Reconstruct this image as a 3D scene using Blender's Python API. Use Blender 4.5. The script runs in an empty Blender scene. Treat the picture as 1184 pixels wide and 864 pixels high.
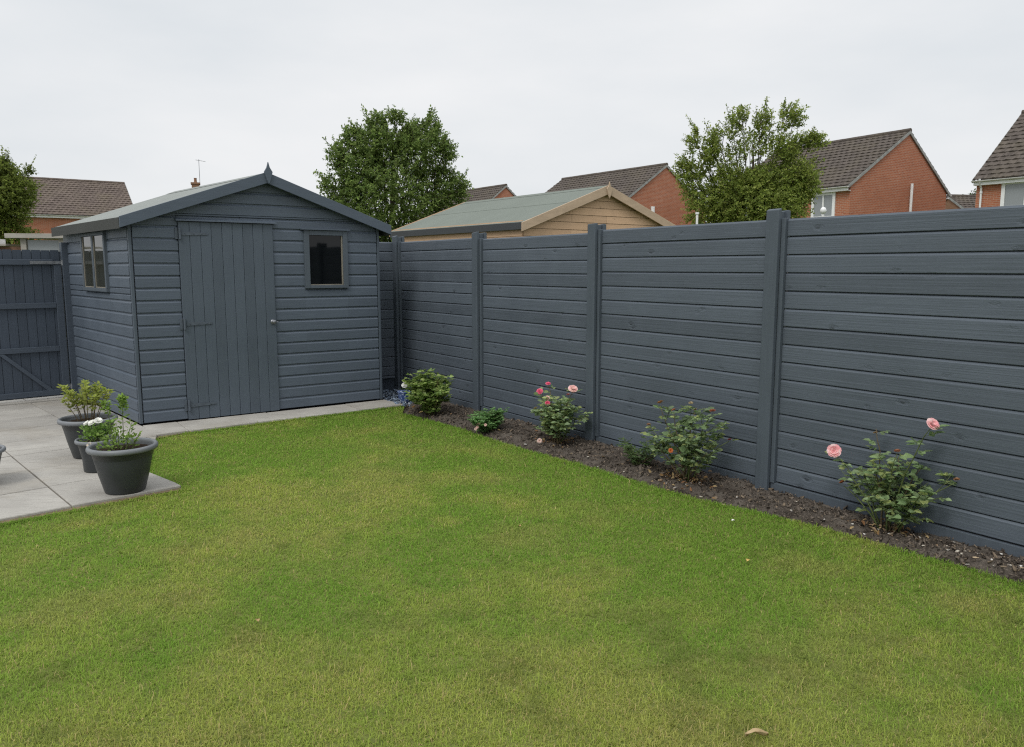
import bpy, math, random
import numpy as np
from mathutils import Vector, Matrix
random.seed(7)
RNG = np.random.default_rng(11)
R = math.radians
scn = bpy.context.scene
COL = scn.collection

# ------------------------------------------------------------------ helpers
class MB:
    """collects polygons; build() links them as one mesh object (automatic planar UVs in metres)"""
    def __init__(s): s.v = []; s.f = []; s.mi = []
    def add(s, vs, fs, m=0):
        o = len(s.v); s.v += [tuple(p) for p in vs]
        for f in fs: s.f.append([i + o for i in f]); s.mi.append(m)
    def hexa(s, p, m=0):          # 8 points: bottom ring 0-3, top ring 4-7 (counter-clockwise from above)
        s.add(p, [(3, 2, 1, 0), (4, 5, 6, 7), (0, 1, 5, 4), (1, 2, 6, 5), (2, 3, 7, 6), (3, 0, 4, 7)], m)
    def box(s, x0, x1, y0, y1, z0, z1, m=0, T=None):
        p = [(x0, y0, z0), (x1, y0, z0), (x1, y1, z0), (x0, y1, z0), (x0, y0, z1), (x1, y0, z1), (x1, y1, z1), (x0, y1, z1)]
        if T: p = [T(*q) for q in p]
        s.hexa(p, m)
    def prism(s, prof, x0, x1, m=0, T=None):   # closed profile (y,z) extruded along x
        n = len(prof)
        p = [(x0, a, b) for a, b in prof] + [(x1, a, b) for a, b in prof]
        if T: p = [T(*q) for q in p]
        s.add(p, [tuple(range(n)), tuple(range(2 * n - 1, n - 1, -1))] + [(i, n + i, n + (i + 1) % n, (i + 1) % n) for i in range(n)], m)
    def tube(s, pts, rad, n=6, m=0, cap=True):
        pts = [Vector(p) for p in pts]
        if not hasattr(rad, '__len__'): rad = [rad] * len(pts)
        vs = []; fs = []
        for i, p in enumerate(pts):
            d = (pts[min(i + 1, len(pts) - 1)] - pts[max(i - 1, 0)]).normalized()
            a = d.cross(Vector((0.31, 0.95, 0.05)));
            if a.length < 1e-3: a = d.cross(Vector((1, 0, 0)))
            a.normalize(); b = d.cross(a)
            for k in range(n):
                t = 2 * math.pi * k / n
                vs.append(p + (a * math.cos(t) + b * math.sin(t)) * rad[i])
        for i in range(len(pts) - 1):
            for k in range(n):
                fs.append((i * n + k, i * n + (k + 1) % n, (i + 1) * n + (k + 1) % n, (i + 1) * n + k))
        if cap:
            fs.append(tuple(range(n - 1, -1, -1))); fs.append(tuple((len(pts) - 1) * n + k for k in range(n)))
        s.add(vs, fs, m)
    def lathe(s, prof, c=(0, 0, 0), n=40, m=0):
        vs = []; fs = []
        for r, z in prof:
            for k in range(n):
                t = 2 * math.pi * k / n
                vs.append((c[0] + r * math.cos(t), c[1] + r * math.sin(t), c[2] + z))
        for i in range(len(prof) - 1):
            for k in range(n):
                fs.append((i * n + k, i * n + (k + 1) % n, (i + 1) * n + (k + 1) % n, (i + 1) * n + k))
        s.add(vs, fs, m)
    def build(s, name, mats, parent=None, smooth=False, fixn=True, loc=None, bevel=0):
        me = bpy.data.meshes.new(name); me.from_pydata(s.v, [], s.f)
        if not isinstance(mats, (list, tuple)): mats = [mats]
        for m in mats: me.materials.append(m)
        if len(mats) > 1: me.polygons.foreach_set('material_index', s.mi)
        if fixn:
            import bmesh
            bm = bmesh.new(); bm.from_mesh(me); bmesh.ops.recalc_face_normals(bm, faces=bm.faces[:]); bm.to_mesh(me); bm.free()
        uv = me.uv_layers.new(name='UVMap')
        nl = len(me.loops)
        co = np.empty(len(me.vertices) * 3, 'f'); me.vertices.foreach_get('co', co); co = co.reshape(-1, 3)
        lv = np.empty(nl, 'i'); me.loops.foreach_get('vertex_index', lv)
        nr = np.empty(len(me.polygons) * 3, 'f'); me.polygons.foreach_get('normal', nr); nr = nr.reshape(-1, 3)
        lt = np.empty(len(me.polygons), 'i'); me.polygons.foreach_get('loop_total', lt)
        n = np.repeat(nr, lt, axis=0)
        tx = np.stack([-n[:, 1], n[:, 0], np.zeros(nl)], 1); L = np.linalg.norm(tx, axis=1)
        flat = L < .05; tx[flat] = (1, 0, 0); L[flat] = 1; tx /= L[:, None]
        ty = np.cross(n, tx); P = co[lv]
        uvs = np.stack([(P * tx).sum(1), (P * ty).sum(1)], 1).astype('f')
        uv.data.foreach_set('uv', uvs.ravel())
        if smooth: me.polygons.foreach_set('use_smooth', [True] * len(me.polygons))
        o = bpy.data.objects.new(name, me); COL.objects.link(o)
        if parent: o.parent = parent
        if loc: o.location = loc
        if bevel:
            b = o.modifiers.new('bevel', 'BEVEL'); b.width = bevel; b.segments = 2; b.limit_method = 'ANGLE'
        return o

def np_mesh(name, verts, faces_flat, loop_tot, mat, parent=None, col=None, smooth=False, loc=None):
    me = bpy.data.meshes.new(name)
    nv = len(verts); me.vertices.add(nv); me.vertices.foreach_set('co', np.ascontiguousarray(verts, 'f').ravel())
    me.loops.add(len(faces_flat)); me.loops.foreach_set('vertex_index', np.ascontiguousarray(faces_flat, 'i'))
    me.polygons.add(len(loop_tot))
    st = np.concatenate([[0], np.cumsum(loop_tot)[:-1]]).astype('i')
    me.polygons.foreach_set('loop_start', st)
    try: me.polygons.foreach_set('loop_total', np.ascontiguousarray(loop_tot, 'i'))
    except Exception: pass
    me.update(calc_edges=True)
    if col is not None:
        a = me.color_attributes.new('Col', 'FLOAT_COLOR', 'POINT')
        c = np.ones((nv, 4), 'f'); c[:, :3] = col; a.data.foreach_set('color', c.ravel())
    if smooth: me.polygons.foreach_set('use_smooth', [True] * len(me.polygons))
    me.materials.append(mat)
    o = bpy.data.objects.new(name, me); COL.objects.link(o)
    if parent: o.parent = parent
    if loc: o.location = loc
    return o

def tag(o, label=None, cat=None, group=None, kind=None):
    if label: o['label'] = label
    if cat: o['category'] = cat
    if group: o['group'] = group
    if kind: o['kind'] = kind
    return o
def thing(name, label, cat, loc=(0, 0, 0), rz=0, group=None):
    o = bpy.data.objects.new(name, None); COL.objects.link(o); o.location = loc; o.rotation_euler = (0, 0, rz)
    o.empty_display_size = .2
    return tag(o, label, cat, group)
def copy_tree(o, parent=None):
    c = o.copy(); COL.objects.link(c)
    if parent: c.parent = parent
    for ch in list(o.children): copy_tree(ch, c)
    return c

# value noise in numpy
_perm = np.random.default_rng(3).random((256, 256))
def vnoise(x, y):
    xi = np.floor(x).astype(int); yi = np.floor(y).astype(int); fx = x - xi; fy = y - yi
    fx = fx * fx * (3 - 2 * fx); fy = fy * fy * (3 - 2 * fy)
    g = lambda a, b: _perm[a % 256, b % 256]
    return (g(xi, yi) * (1 - fx) + g(xi + 1, yi) * fx) * (1 - fy) + (g(xi, yi + 1) * (1 - fx) + g(xi + 1, yi + 1) * fx) * fy
def fbm(x, y, o=4):
    r = 0; a = .5; t = 0
    for k in range(o): r = r + a * vnoise(x * 2 ** k + 17 * k, y * 2 ** k + 31 * k); t += a; a *= .55
    return r / t
def inpoly(x, y, poly):
    ins = np.zeros(len(x), bool); n = len(poly)
    for i in range(n):
        (x0, y0), (x1, y1) = poly[i], poly[(i + 1) % n]
        c = ((y0 > y) != (y1 > y)) & (x < (x1 - x0) * (y - y0) / ((y1 - y0) if y1 != y0 else 1e-9) + x0)
        ins ^= c
    return ins

# ------------------------------------------------------------------ materials
class NT:
    def __init__(s, name):
        s.m = bpy.data.materials.new(name); s.m.use_nodes = True; s.t = s.m.node_tree
        s.b = s.t.nodes['Principled BSDF']; s.out = s.t.nodes['Material Output']
    def n(s, typ, **kw):
        nd = s.t.nodes.new(typ)
        for k, v in kw.items():
            if k.startswith('i_'): nd.inputs[k[2:].replace('_', ' ')].default_value = v
            else: setattr(nd, k, v)
        return nd
    def l(s, a, b): s.t.links.new(a, b)
    def coords(s, kind='Object', scale=(1, 1, 1)):
        tc = s.n('ShaderNodeTexCoord'); mp = s.n('ShaderNodeMapping'); mp.inputs['Scale'].default_value = scale
        s.l(tc.outputs[kind], mp.inputs['Vector']); return mp.outputs[0]
    def noise(s, vec, scale=5, detail=5, rough=.55, dist=0):
        nd = s.n('ShaderNodeTexNoise'); nd.inputs['Scale'].default_value = scale; nd.inputs['Detail'].default_value = detail
        nd.inputs['Roughness'].default_value = rough; nd.inputs['Distortion'].default_value = dist
        if vec is not None: s.l(vec, nd.inputs['Vector'])
        return nd.outputs['Fac']
    def ramp(s, fac, stops):
        r = s.n('ShaderNodeValToRGB'); e = r.color_ramp.elements
        while len(e) < len(stops): e.new(.5)
        for k, (p, c) in enumerate(stops):
            e[k].position = p; e[k].color = (*c, 1) if hasattr(c, '__len__') else (c, c, c, 1)
        s.l(fac, r.inputs[0]); return r.outputs[0]
    def mix(s, fac, a, b, mode='MIX'):
        m = s.n('ShaderNodeMix', data_type='RGBA', blend_type=mode)
        for v, i in ((fac, 0), (a, 6), (b, 7)):
            if hasattr(v, 'is_linked') or hasattr(v, 'links'): s.l(v, m.inputs[i])
            else: m.inputs[i].default_value = v if i == 0 else (*v, 1) if len(v) == 3 else v
        return m.outputs[2]
    def math(s, op, a, b=0.):
        m = s.n('ShaderNodeMath', operation=op)
        for v, i in ((a, 0), (b, 1)):
            if hasattr(v, 'links'): s.l(v, m.inputs[i])
            else: m.inputs[i].default_value = v
        return m.outputs[0]
    def bump(s, h, strength=.3, dist=.01):
        b = s.n('ShaderNodeBump'); b.inputs['Strength'].default_value = strength; b.inputs['Distance'].default_value = dist
        s.l(h, b.inputs['Height']); s.l(b.outputs[0], s.b.inputs['Normal'])
    def base(s, c):
        if hasattr(c, 'links'): s.l(c, s.b.inputs['Base Color'])
        else: s.b.inputs['Base Color'].default_value = (*c, 1)
    def set(s, rough=.6, spec=.4, metal=0.):
        s.b.inputs['Roughness'].default_value = rough; s.b.inputs['Specular IOR Level'].default_value = spec; s.b.inputs['Metallic'].default_value = metal

def painted_wood(name, col, grain=(3, 3, 70), knots=True, rough=.5, spec=.35, var=.16, bump=.35):
    m = NT(name)
    v = m.coords('Object', grain); g = m.noise(v, 1.0, 6, .6, .12)
    v2 = m.coords('Object', (1.3, 1.3, 1.3)); lo = m.noise(v2, 1.6, 4)
    fine = m.noise(m.coords('Object', (1, 1, 1)), 90, 3)
    geo = m.n('ShaderNodeNewGeometry'); isl = geo.outputs['Random Per Island']
    f = m.math('ADD', m.math('MULTIPLY', g, .55), m.math('MULTIPLY', lo, .45))
    f = m.math('ADD', f, m.math('MULTIPLY', m.math('SUBTRACT', isl, .5), .25))
    d = tuple(c * (1 - var) for c in col); b = tuple(min(1, c * (1 + var)) for c in col)
    c = m.ramp(f, [(.28, d), (.72, b)])
    # worn, slightly paler weathered patches and fine dust
    w = m.ramp(m.noise(m.coords('Object', (2, 2, 9)), 3.2, 6, .7), [(.58, 0), (.74, 1)])
    c = m.mix(m.math('MULTIPLY', w, .22), c, tuple(min(1, k * 1.5 + .012) for k in col))
    fl = m.noise(m.coords('Object', (14, 14, 120) if grain[2] > 20 else (120, 120, 14)), 1, 5, .7)
    c = m.mix(m.math('MULTIPLY', m.ramp(fl, [(.58, 0), (.70, 1)]), .17), c, tuple(k * 1.75 + .012 for k in col))
    c = m.mix(m.math('MULTIPLY', m.ramp(fl, [(.30, 1), (.42, 0)]), .28), c, tuple(k * .55 for k in col))
    h = m.math('ADD', g, m.math('MULTIPLY', fine, .25))
    if knots:
        vo = m.n('ShaderNodeTexVoronoi'); vo.inputs['Scale'].default_value = 1; m.l(m.coords('Object', (4.2, 4.2, 8.37)), vo.inputs['Vector'])
        sep = m.n('ShaderNodeSeparateColor'); m.l(vo.outputs['Color'], sep.inputs[0])
        on = m.math('GREATER_THAN', sep.outputs[0], .28)
        dist = m.math('ADD', vo.outputs['Distance'], m.math('MULTIPLY', m.noise(m.coords('Object', (14, 14, 24)), 3, 4, .65), .22))
        k = m.math('MULTIPLY', m.ramp(dist, [(.15, 1), (.24, 0)]), on)
        ring = m.math('MULTIPLY', m.ramp(dist, [(.15, 0), (.19, 1), (.22, 1), (.30, 0)]), on)
        c = m.mix(m.math('MULTIPLY', k, .8), c, tuple(x * .45 for x in col))
        h = m.math('SUBTRACT', h, m.math('MULTIPLY', ring, .9))
    m.base(c); m.set(rough, spec)
    m.l(m.ramp(lo, [(.3, rough - .08), (.7, rough + .12)]), m.b.inputs['Roughness'])
    m.bump(h, bump, .006)
    return m.m

M = {}
SLATE = (.093, .111, .136)
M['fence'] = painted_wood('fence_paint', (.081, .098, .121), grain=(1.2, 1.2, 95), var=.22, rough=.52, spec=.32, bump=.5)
M['post'] = painted_wood('post_paint', (.072, .089, .109), grain=(40, 40, 3), knots=False, rough=.6, var=.12)
M['shed'] = painted_wood('shed_paint', (.084, .105, .135), knots=False, rough=.5, var=.12, bump=.25)
M['shedv'] = painted_wood('shed_door_paint', (.074, .093, .117), grain=(60, 60, 2.5), knots=False, rough=.5, var=.12, bump=.25)
M['barge'] = painted_wood('barge_paint', (.078, .099, .128), grain=(4, 4, 30), knots=False, rough=.5, var=.10, bump=.2)
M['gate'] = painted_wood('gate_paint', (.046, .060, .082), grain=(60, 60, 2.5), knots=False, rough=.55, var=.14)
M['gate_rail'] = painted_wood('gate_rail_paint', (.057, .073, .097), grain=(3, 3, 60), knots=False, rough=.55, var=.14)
M['cedar'] = painted_wood('raw_timber', (.54, .365, .235), grain=(2.2, 2.2, 55), knots=True, rough=.7, spec=.2, var=.16, bump=.2)
M['cedar_trim'] = painted_wood('raw_timber_trim', (.46, .35, .25), grain=(5, 5, 22), knots=True, rough=.7, spec=.2, var=.2, bump=.2)
M['weathered'] = painted_wood('weathered_timber', (.33, .31, .28), grain=(3, 3, 40), knots=True, rough=.8, spec=.2, var=.25)

def simple(name, col, rough=.5, spec=.4, metal=0, noise=0, nscale=8, bump=0, bscale=60):
    m = NT(name); m.set(rough, spec, metal)
    if noise:
        f = m.noise(m.coords('Object'), nscale, 5)
        m.base(m.ramp(f, [(.3, tuple(c * (1 - noise) for c in col)), (.7, tuple(min(1, c * (1 + noise)) for c in col))]))
    else: m.base(col)
    if bump: m.bump(m.noise(m.coords('Object'), bscale, 3), bump, .004)
    return m.m
M['dark'] = simple('dark_interior', (.012, .012, .013), .9, .1)
M['interior'] = simple('shed_interior_timber', (.10, .075, .05), .9, .1, noise=.3)
M['iron'] = simple('painted_iron', (.075, .092, .115), .5, .4, noise=.15, nscale=30)
M['zinc'] = simple('zinc_plated_steel', (.25, .26, .28), .45, .5, .8, noise=.25, nscale=30)
M['upvc'] = simple('white_upvc', (.72, .73, .73), .35, .5, noise=.06, nscale=3)
M['gutter'] = simple('white_gutter', (.62, .62, .61), .45, .4, noise=.12, nscale=2)
M['lead'] = simple('grey_verge', (.27, .28, .27), .7, .3, noise=.25, nscale=6)
M['pot'] = simple('pot_plastic', (.036, .040, .043), .42, .4, noise=.12, nscale=6, bump=.08, bscale=120)
M['pot_rim'] = simple('pot_rim_plastic', (.15, .16, .172), .45, .4, noise=.15, nscale=8)
M['compost'] = simple('compost', (.028, .020, .014), .95, .1, noise=.5, nscale=60, bump=1, bscale=90)
M['bark'] = simple('tree_bark', (.075, .06, .045), .9, .1, noise=.35, nscale=20, bump=.8, bscale=30)
M['stem'] = simple('green_stem', (.085, .11, .035), .6, .3, noise=.3, nscale=20)
M['cane'] = simple('brown_cane', (.10, .075, .04), .65, .3, noise=.35, nscale=25)
M['chip'] = simple('pale_stone', (.50, .46, .39), .8, .2, noise=.25, nscale=40)
M['brown'] = simple('brown_boarding', (.17, .10, .07), .85, .1, noise=.35, nscale=6)
M['brass'] = simple('ridge_mortar', (.27, .20, .12), .9, .1, noise=.4, nscale=6)

def glass(name, tint=(.02, .025, .03), spec=.8, trans=0.):
    m = NT(name); m.base(tint); m.set(.04, spec)
    if trans:
        m.b.inputs['Transmission Weight'].default_value = trans; m.b.inputs['IOR'].default_value = 1.45
        m.base((.75, .8, .8))
    m.bump(m.noise(m.coords('Object'), 3, 2), .04, .01)
    return m.m
M['glass'] = glass('house_glass', (.22, .24, .25), .7)
M['shed_glass'] = glass('shed_glass', (.004, .005, .006), .35)
M['side_glass'] = glass('shed_side_glass', (.032, .033, .024), .42)

def felt(name, col):
    m = NT(name)
    f = m.noise(m.coords('Object'), 220, 2); lo = m.noise(m.coords('Object'), 1.7, 5)
    c = m.ramp(f, [(.3, tuple(x * .72 for x in col)), (.7, tuple(x * 1.25 for x in col))])
    c = m.mix(m.math('MULTIPLY', m.ramp(lo, [(.4, 0), (.7, 1)]), .3), c, tuple(x * .75 for x in col))
    m.base(c); m.set(.9, .15); m.bump(f, .5, .003); return m.m
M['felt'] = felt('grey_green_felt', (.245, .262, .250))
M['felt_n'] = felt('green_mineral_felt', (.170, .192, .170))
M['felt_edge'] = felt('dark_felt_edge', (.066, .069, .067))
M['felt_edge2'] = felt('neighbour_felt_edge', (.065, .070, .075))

def brick(name, c1, c2, mortar):
    m = NT(name); tc = m.n('ShaderNodeTexCoord'); bt = m.n('ShaderNodeTexBrick')
    m.l(tc.outputs['UV'], bt.inputs['Vector'])
    bt.inputs['Color1'].default_value = (*c1, 1); bt.inputs['Color2'].default_value = (*c2, 1); bt.inputs['Mortar'].default_value = (*mortar, 1)
    bt.inputs['Scale'].default_value = 1; bt.inputs['Brick Width'].default_value = .225; bt.inputs['Row Height'].default_value = .075
    bt.inputs['Mortar Size'].default_value = .008; bt.inputs['Mortar Smooth'].default_value = .2; bt.inputs['Bias'].default_value = -.1
    lo = m.noise(m.coords('Object'), .55, 5, .6)
    c = m.mix(m.ramp(lo, [(.35, 0), (.75, .5)]), bt.outputs['Color'], tuple(x * .62 for x in c1))
    hi = m.noise(m.coords('Object', (4.4, 4.4, 13)), 1, 2)
    c = m.mix(m.ramp(hi, [(.45, 0), (.8, .55)]), c, tuple(x * 1.35 for x in c2))
    m.base(c); m.set(.9, .15); m.bump(bt.outputs['Fac'], -.4, .01); return m.m
M['brick'] = brick('orange_red_brick', (.41, .160, .088), (.32, .112, .062), (.44, .34, .27))
M['brick_old'] = brick('brown_brick', (.25, .13, .075), (.2, .1, .06), (.3, .26, .2))

def tile(name, col):
    m = NT(name)
    geo = m.n('ShaderNodeNewGeometry'); tc = m.n('ShaderNodeTexCoord')
    bt = m.n('ShaderNodeTexBrick'); m.l(tc.outputs['UV'], bt.inputs['Vector'])
    bt.inputs['Color1'].default_value = (*[c * .8 for c in col], 1); bt.inputs['Color2'].default_value = (*[c * 1.25 for c in col], 1)
    bt.inputs['Mortar'].default_value = (*[c * .6 for c in col], 1); bt.inputs['Scale'].default_value = 1
    bt.inputs['Brick Width'].default_value = .30; bt.inputs['Row Height'].default_value = .31; bt.inputs['Mortar Size'].default_value = .004; bt.offset = 0
    lo = m.noise(m.coords('Object'), .8, 6, .65)
    c = m.mix(m.ramp(lo, [(.45, 0), (.8, .45)]), bt.outputs['Color'], (.15, .13, .085))
    hi = m.noise(m.coords('Object'), 14, 3)
    c = m.mix(m.ramp(hi, [(.55, 0), (.8, .35)]), c, tuple(x * 1.7 for x in col))
    m.base(c); m.set(.9, .15); return m.m
M['tile'] = tile('brown_concrete_tile', (.092, .078, .069))
M['tile_l'] = tile('grey_brown_tile', (.125, .10, .088))

def foliage(name, rough=.5, trans=.28, spec=.25):
    m = NT(name); at = m.n('ShaderNodeAttribute', attribute_name='Col')
    m.l(at.outputs['Color'], m.b.inputs['Base Color']); m.set(rough, spec)
    tr = m.n('ShaderNodeBsdfTranslucent'); hs = m.n('ShaderNodeHueSaturation'); hs.inputs['Value'].default_value = 1.45
    m.l(at.outputs['Color'], hs.inputs['Color']); m.l(hs.outputs[0], tr.inputs['Color'])
    mx = m.n('ShaderNodeMixShader'); mx.inputs[0].default_value = trans
    m.l(m.b.outputs[0], mx.inputs[1]); m.l(tr.outputs[0], mx.inputs[2]); m.l(mx.outputs[0], m.out.inputs['Surface'])
    return m.m
M['leaf'] = foliage('leaf', .5, .48); M['rose_leaf'] = foliage('rose_leaf', .4, .34, .35); M['grass'] = foliage('grass_blade', .65, .46, .10)
M['bead'] = painted_wood('bead_wood', (.20, .185, .155), grain=(20, 20, 20), knots=False, rough=.7)
M['petal'] = foliage('petal', .55, .3, .2)
M['attr'] = foliage('dry_matter', .85, .0, .1)

# ------------------------------------------------------------------ ground, lawn, bed, patio
def sheet(name, poly, z, mat):
    mb = MB(); mb.add([(x, y, z) for x, y in poly], [tuple(range(len(poly)))])
    o = mb.build(name, mat, fixn=False); tag(o, kind='structure'); return o
gm = NT('ground_cover'); f = gm.noise(gm.coords('Object'), .35, 8)
gm.base(gm.ramp(f, [(.3, (.05, .075, .02)), (.7, (.10, .12, .04))])); gm.set(.95, .1)
sheet('ground', [(-700, -300), (700, -300), (700, 900), (-700, 900)], -.09, gm.m)

A0 = Vector((-3.648, 7.532)); US = Vector((math.cos(R(35.2)), math.sin(R(35.2)))); NS = Vector((US.y, -US.x))   # shed front line / its outward normal
def sp(s, d): return A0 + US * s + NS * d
FO = Vector((-1.442, 9.866)); FU = Vector((math.cos(R(-54.7)), math.sin(R(-54.7)))); FN = Vector((FU.y, -FU.x))  # fence line, garden side normal
BED = [(-1.30, 8.60), (-1.18, 8.22), (-.86, 7.86), (-.477, 7.387), (-.18, 6.93), (.10, 6.56), (.42, 6.17), (.719, 5.80), (.98, 5.44), (1.248, 5.11), (1.46, 4.93), (1.69, 4.71), (1.88, 4.51), (2.045, 4.29), (2.323, 3.95), (2.558, 3.65), (3.3, 2.62), (4.5, 0.95), (5.8, -.9)]
P_C = (-2.300, 5.352)
PD = Vector((-.806, -.75)).normalized()      # patio front edge runs this way (to the left)
pe = (P_C[0] + PD.x * 6, P_C[1] + PD.y * 6)
sA = sp(.26, .56); sB = sp(1.9, .45); sC = sp(2.66, .44)
LAWN = [tuple(sp(.26, .545)), tuple(sB), tuple(sC)] + BED[1:] + [(5.8, -3), (-8, -3), (-8, 1.0), pe, P_C, (-2.80, 5.80), tuple(sp(.03, .56))]
lm = NT('lawn_soil'); f = lm.noise(lm.coords('Object'), 9, 6)
lm.base(lm.ramp(f, [(.3, (.085, .11, .028)), (.7, (.17, .18, .06))])); lm.set(.95, .05); lm.bump(lm.noise(lm.coords('Object'), 60, 4), .6, .01)
sheet('lawn', LAWN, -.012, lm.m)

# grass blades
def make_grass():
    def sample(n, x0, x1, y0, y1, dens):
        x = RNG.uniform(x0, x1, n); y = RNG.uniform(y0, y1, n); ok = inpoly(x, y, LAWN)
        d = np.hypot(x, y); p = dens(d) / (n / ((x1 - x0) * (y1 - y0)))
        # keep what the garden view (and a step to either side of it) can see
        ok &= np.abs(x) < .70 * y + 1.2
        ok &= RNG.random(n) < p
        return x[ok], y[ok]
    dens = lambda d: np.clip(31000 * (2.6 / np.maximum(d, 2.3)) ** 1.25, 6200, 31000)
    x, y = sample(2900000, -5.0, 4.3, 1.3, 9.2, dens)
    # tufts overhanging the patio edge, the strip and the bed edge
    ex = []; 
    for (a, b, k) in ((P_C, (P_C[0] + PD.x * 2.6, P_C[1] + PD.y * 2.6), 9000), (tuple(sA), tuple(sC), 7000), (P_C, (-2.80, 5.80), 2000)):
        t = RNG.random(k); ex.append(np.stack([a[0] + (b[0] - a[0]) * t + RNG.normal(.004, .014, k), a[1] + (b[1] - a[1]) * t + RNG.normal(-.004, .014, k)], 1))
    for i in range(1, 16):
        a, b = BED[i], BED[i + 1]; k = int(1500 * math.dist(a, b)); t = RNG.random(k)
        ex.append(np.stack([a[0] + (b[0] - a[0]) * t + RNG.normal(0, .022, k), a[1] + (b[1] - a[1]) * t + RNG.normal(0, .022, k)], 1))
    ex = np.concatenate(ex); x = np.concatenate([x, ex[:, 0]]); y = np.concatenate([y, ex[:, 1]])
    n = len(x)
    d = np.hypot(x, y)
    L = RNG.gamma(7, .0029, n) * (1 + .25 * (fbm(x * 1.7, y * 1.7) - .5) * 2)
    L = np.clip(L, .010, .060)
    wild = RNG.random(n) < .006; L[wild] *= RNG.uniform(1.6, 2.4, wild.sum())
    w = RNG.uniform(.0008, .0017, n) * np.clip(d / 3.0, 1, 2.5)
    az = RNG.uniform(0, 2 * np.pi, n) + 1.3 * (fbm(x * .9 + 9, y * .9) - .5)
    lean = np.abs(RNG.normal(.88, .45, n)); lean[wild] += .4
    dx = np.cos(az); dy = np.sin(az)
    sx = -dy; sy = dx
    z0 = -.012
    h1 = L * .55; 
    m1x = x + dx * np.sin(lean * .6) * h1; m1y = y + dy * np.sin(lean * .6) * h1; m1z = z0 + np.cos(lean * .6) * h1
    tx = m1x + dx * np.sin(np.minimum(lean * 1.7, 1.7)) * L * .45; ty = m1y + dy * np.sin(np.minimum(lean * 1.7, 1.7)) * L * .45
    tz = m1z + np.cos(np.minimum(lean * 1.7, 1.7)) * L * .45
    V = np.empty((n, 5, 3), 'f')
    V[:, 0] = np.stack([x - sx * w, y - sy * w, np.full(n, z0)], 1); V[:, 1] = np.stack([x + sx * w, y + sy * w, np.full(n, z0)], 1)
    V[:, 2] = np.stack([m1x + sx * w * .8, m1y + sy * w * .8, m1z], 1); V[:, 3] = np.stack([m1x - sx * w * .8, m1y - sy * w * .8, m1z], 1)
    V[:, 4] = np.stack([tx, ty, tz], 1)
    # colour of the turf itself: lush and dry patches
    p = fbm(x * .75 + 3.3, y * 1.0 + 1.7, 5); q = fbm(x * 2.6 + 40, y * 2.6, 4); s3 = fbm(x * 7 + 5, y * 7 + 60, 3)
    dry = np.clip((p - .45) * 2.1 + (q - .5) * 1.8 + (s3 - .5) * .7 + .36 + np.clip((3.7 - y) * .15, -.26, .22), 0, 1)
    r = RNG.random(n)
    lush = np.array([.205, .335, .052]); mid = np.array([.345, .400, .090]); tan = np.array([.47, .40, .18])
    c = lush[None] * (1 - dry[:, None]) + mid[None] * dry[:, None]
    worn = np.clip((fbm(x * 1.9 + 21, y * 2.3 + 77, 4) - .52) * 4, 0, 1) * np.clip(1.25 - (y - 2.2) * .12, .3, 1)
    c = c * (1 - .5 * worn[:, None]) + np.array([.385, .365, .125]) * .5 * worn[:, None]
    c *= RNG.uniform(.78, 1.2, n)[:, None]
    thin = np.clip((fbm(x * 4.5 + 70, y * 4.5 + 13, 3) - .60) * 5, 0, 1) * np.clip(1.1 - (y - 2.2) * .25, .15, 1)   # worn spots
    c = c * (1 - .35 * thin[:, None]) + np.array([.12, .10, .05]) * .35 * thin[:, None]
    straw = r < (.03 + .12 * np.clip(dry - .25, 0, 1) ** 1.0)
    c[straw] = tan * RNG.uniform(.75, 1.2, straw.sum())[:, None]
    Cc = np.repeat(c[:, None], 5, 1).reshape(-1, 3)
    b = (np.arange(n) * 5)[:, None]
    F = np.concatenate([b + np.array([[0, 1, 2, 3]]), b + np.array([[3, 2, 4]])], 1).ravel()
    LT = np.tile([4, 3], n)
    o = np_mesh('grass', V.reshape(-1, 3), F, LT, M['grass'], col=Cc)
    tag(o, 'mown green lawn grass with drier yellowish patches', 'grass', kind='stuff')
make_grass()

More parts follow.
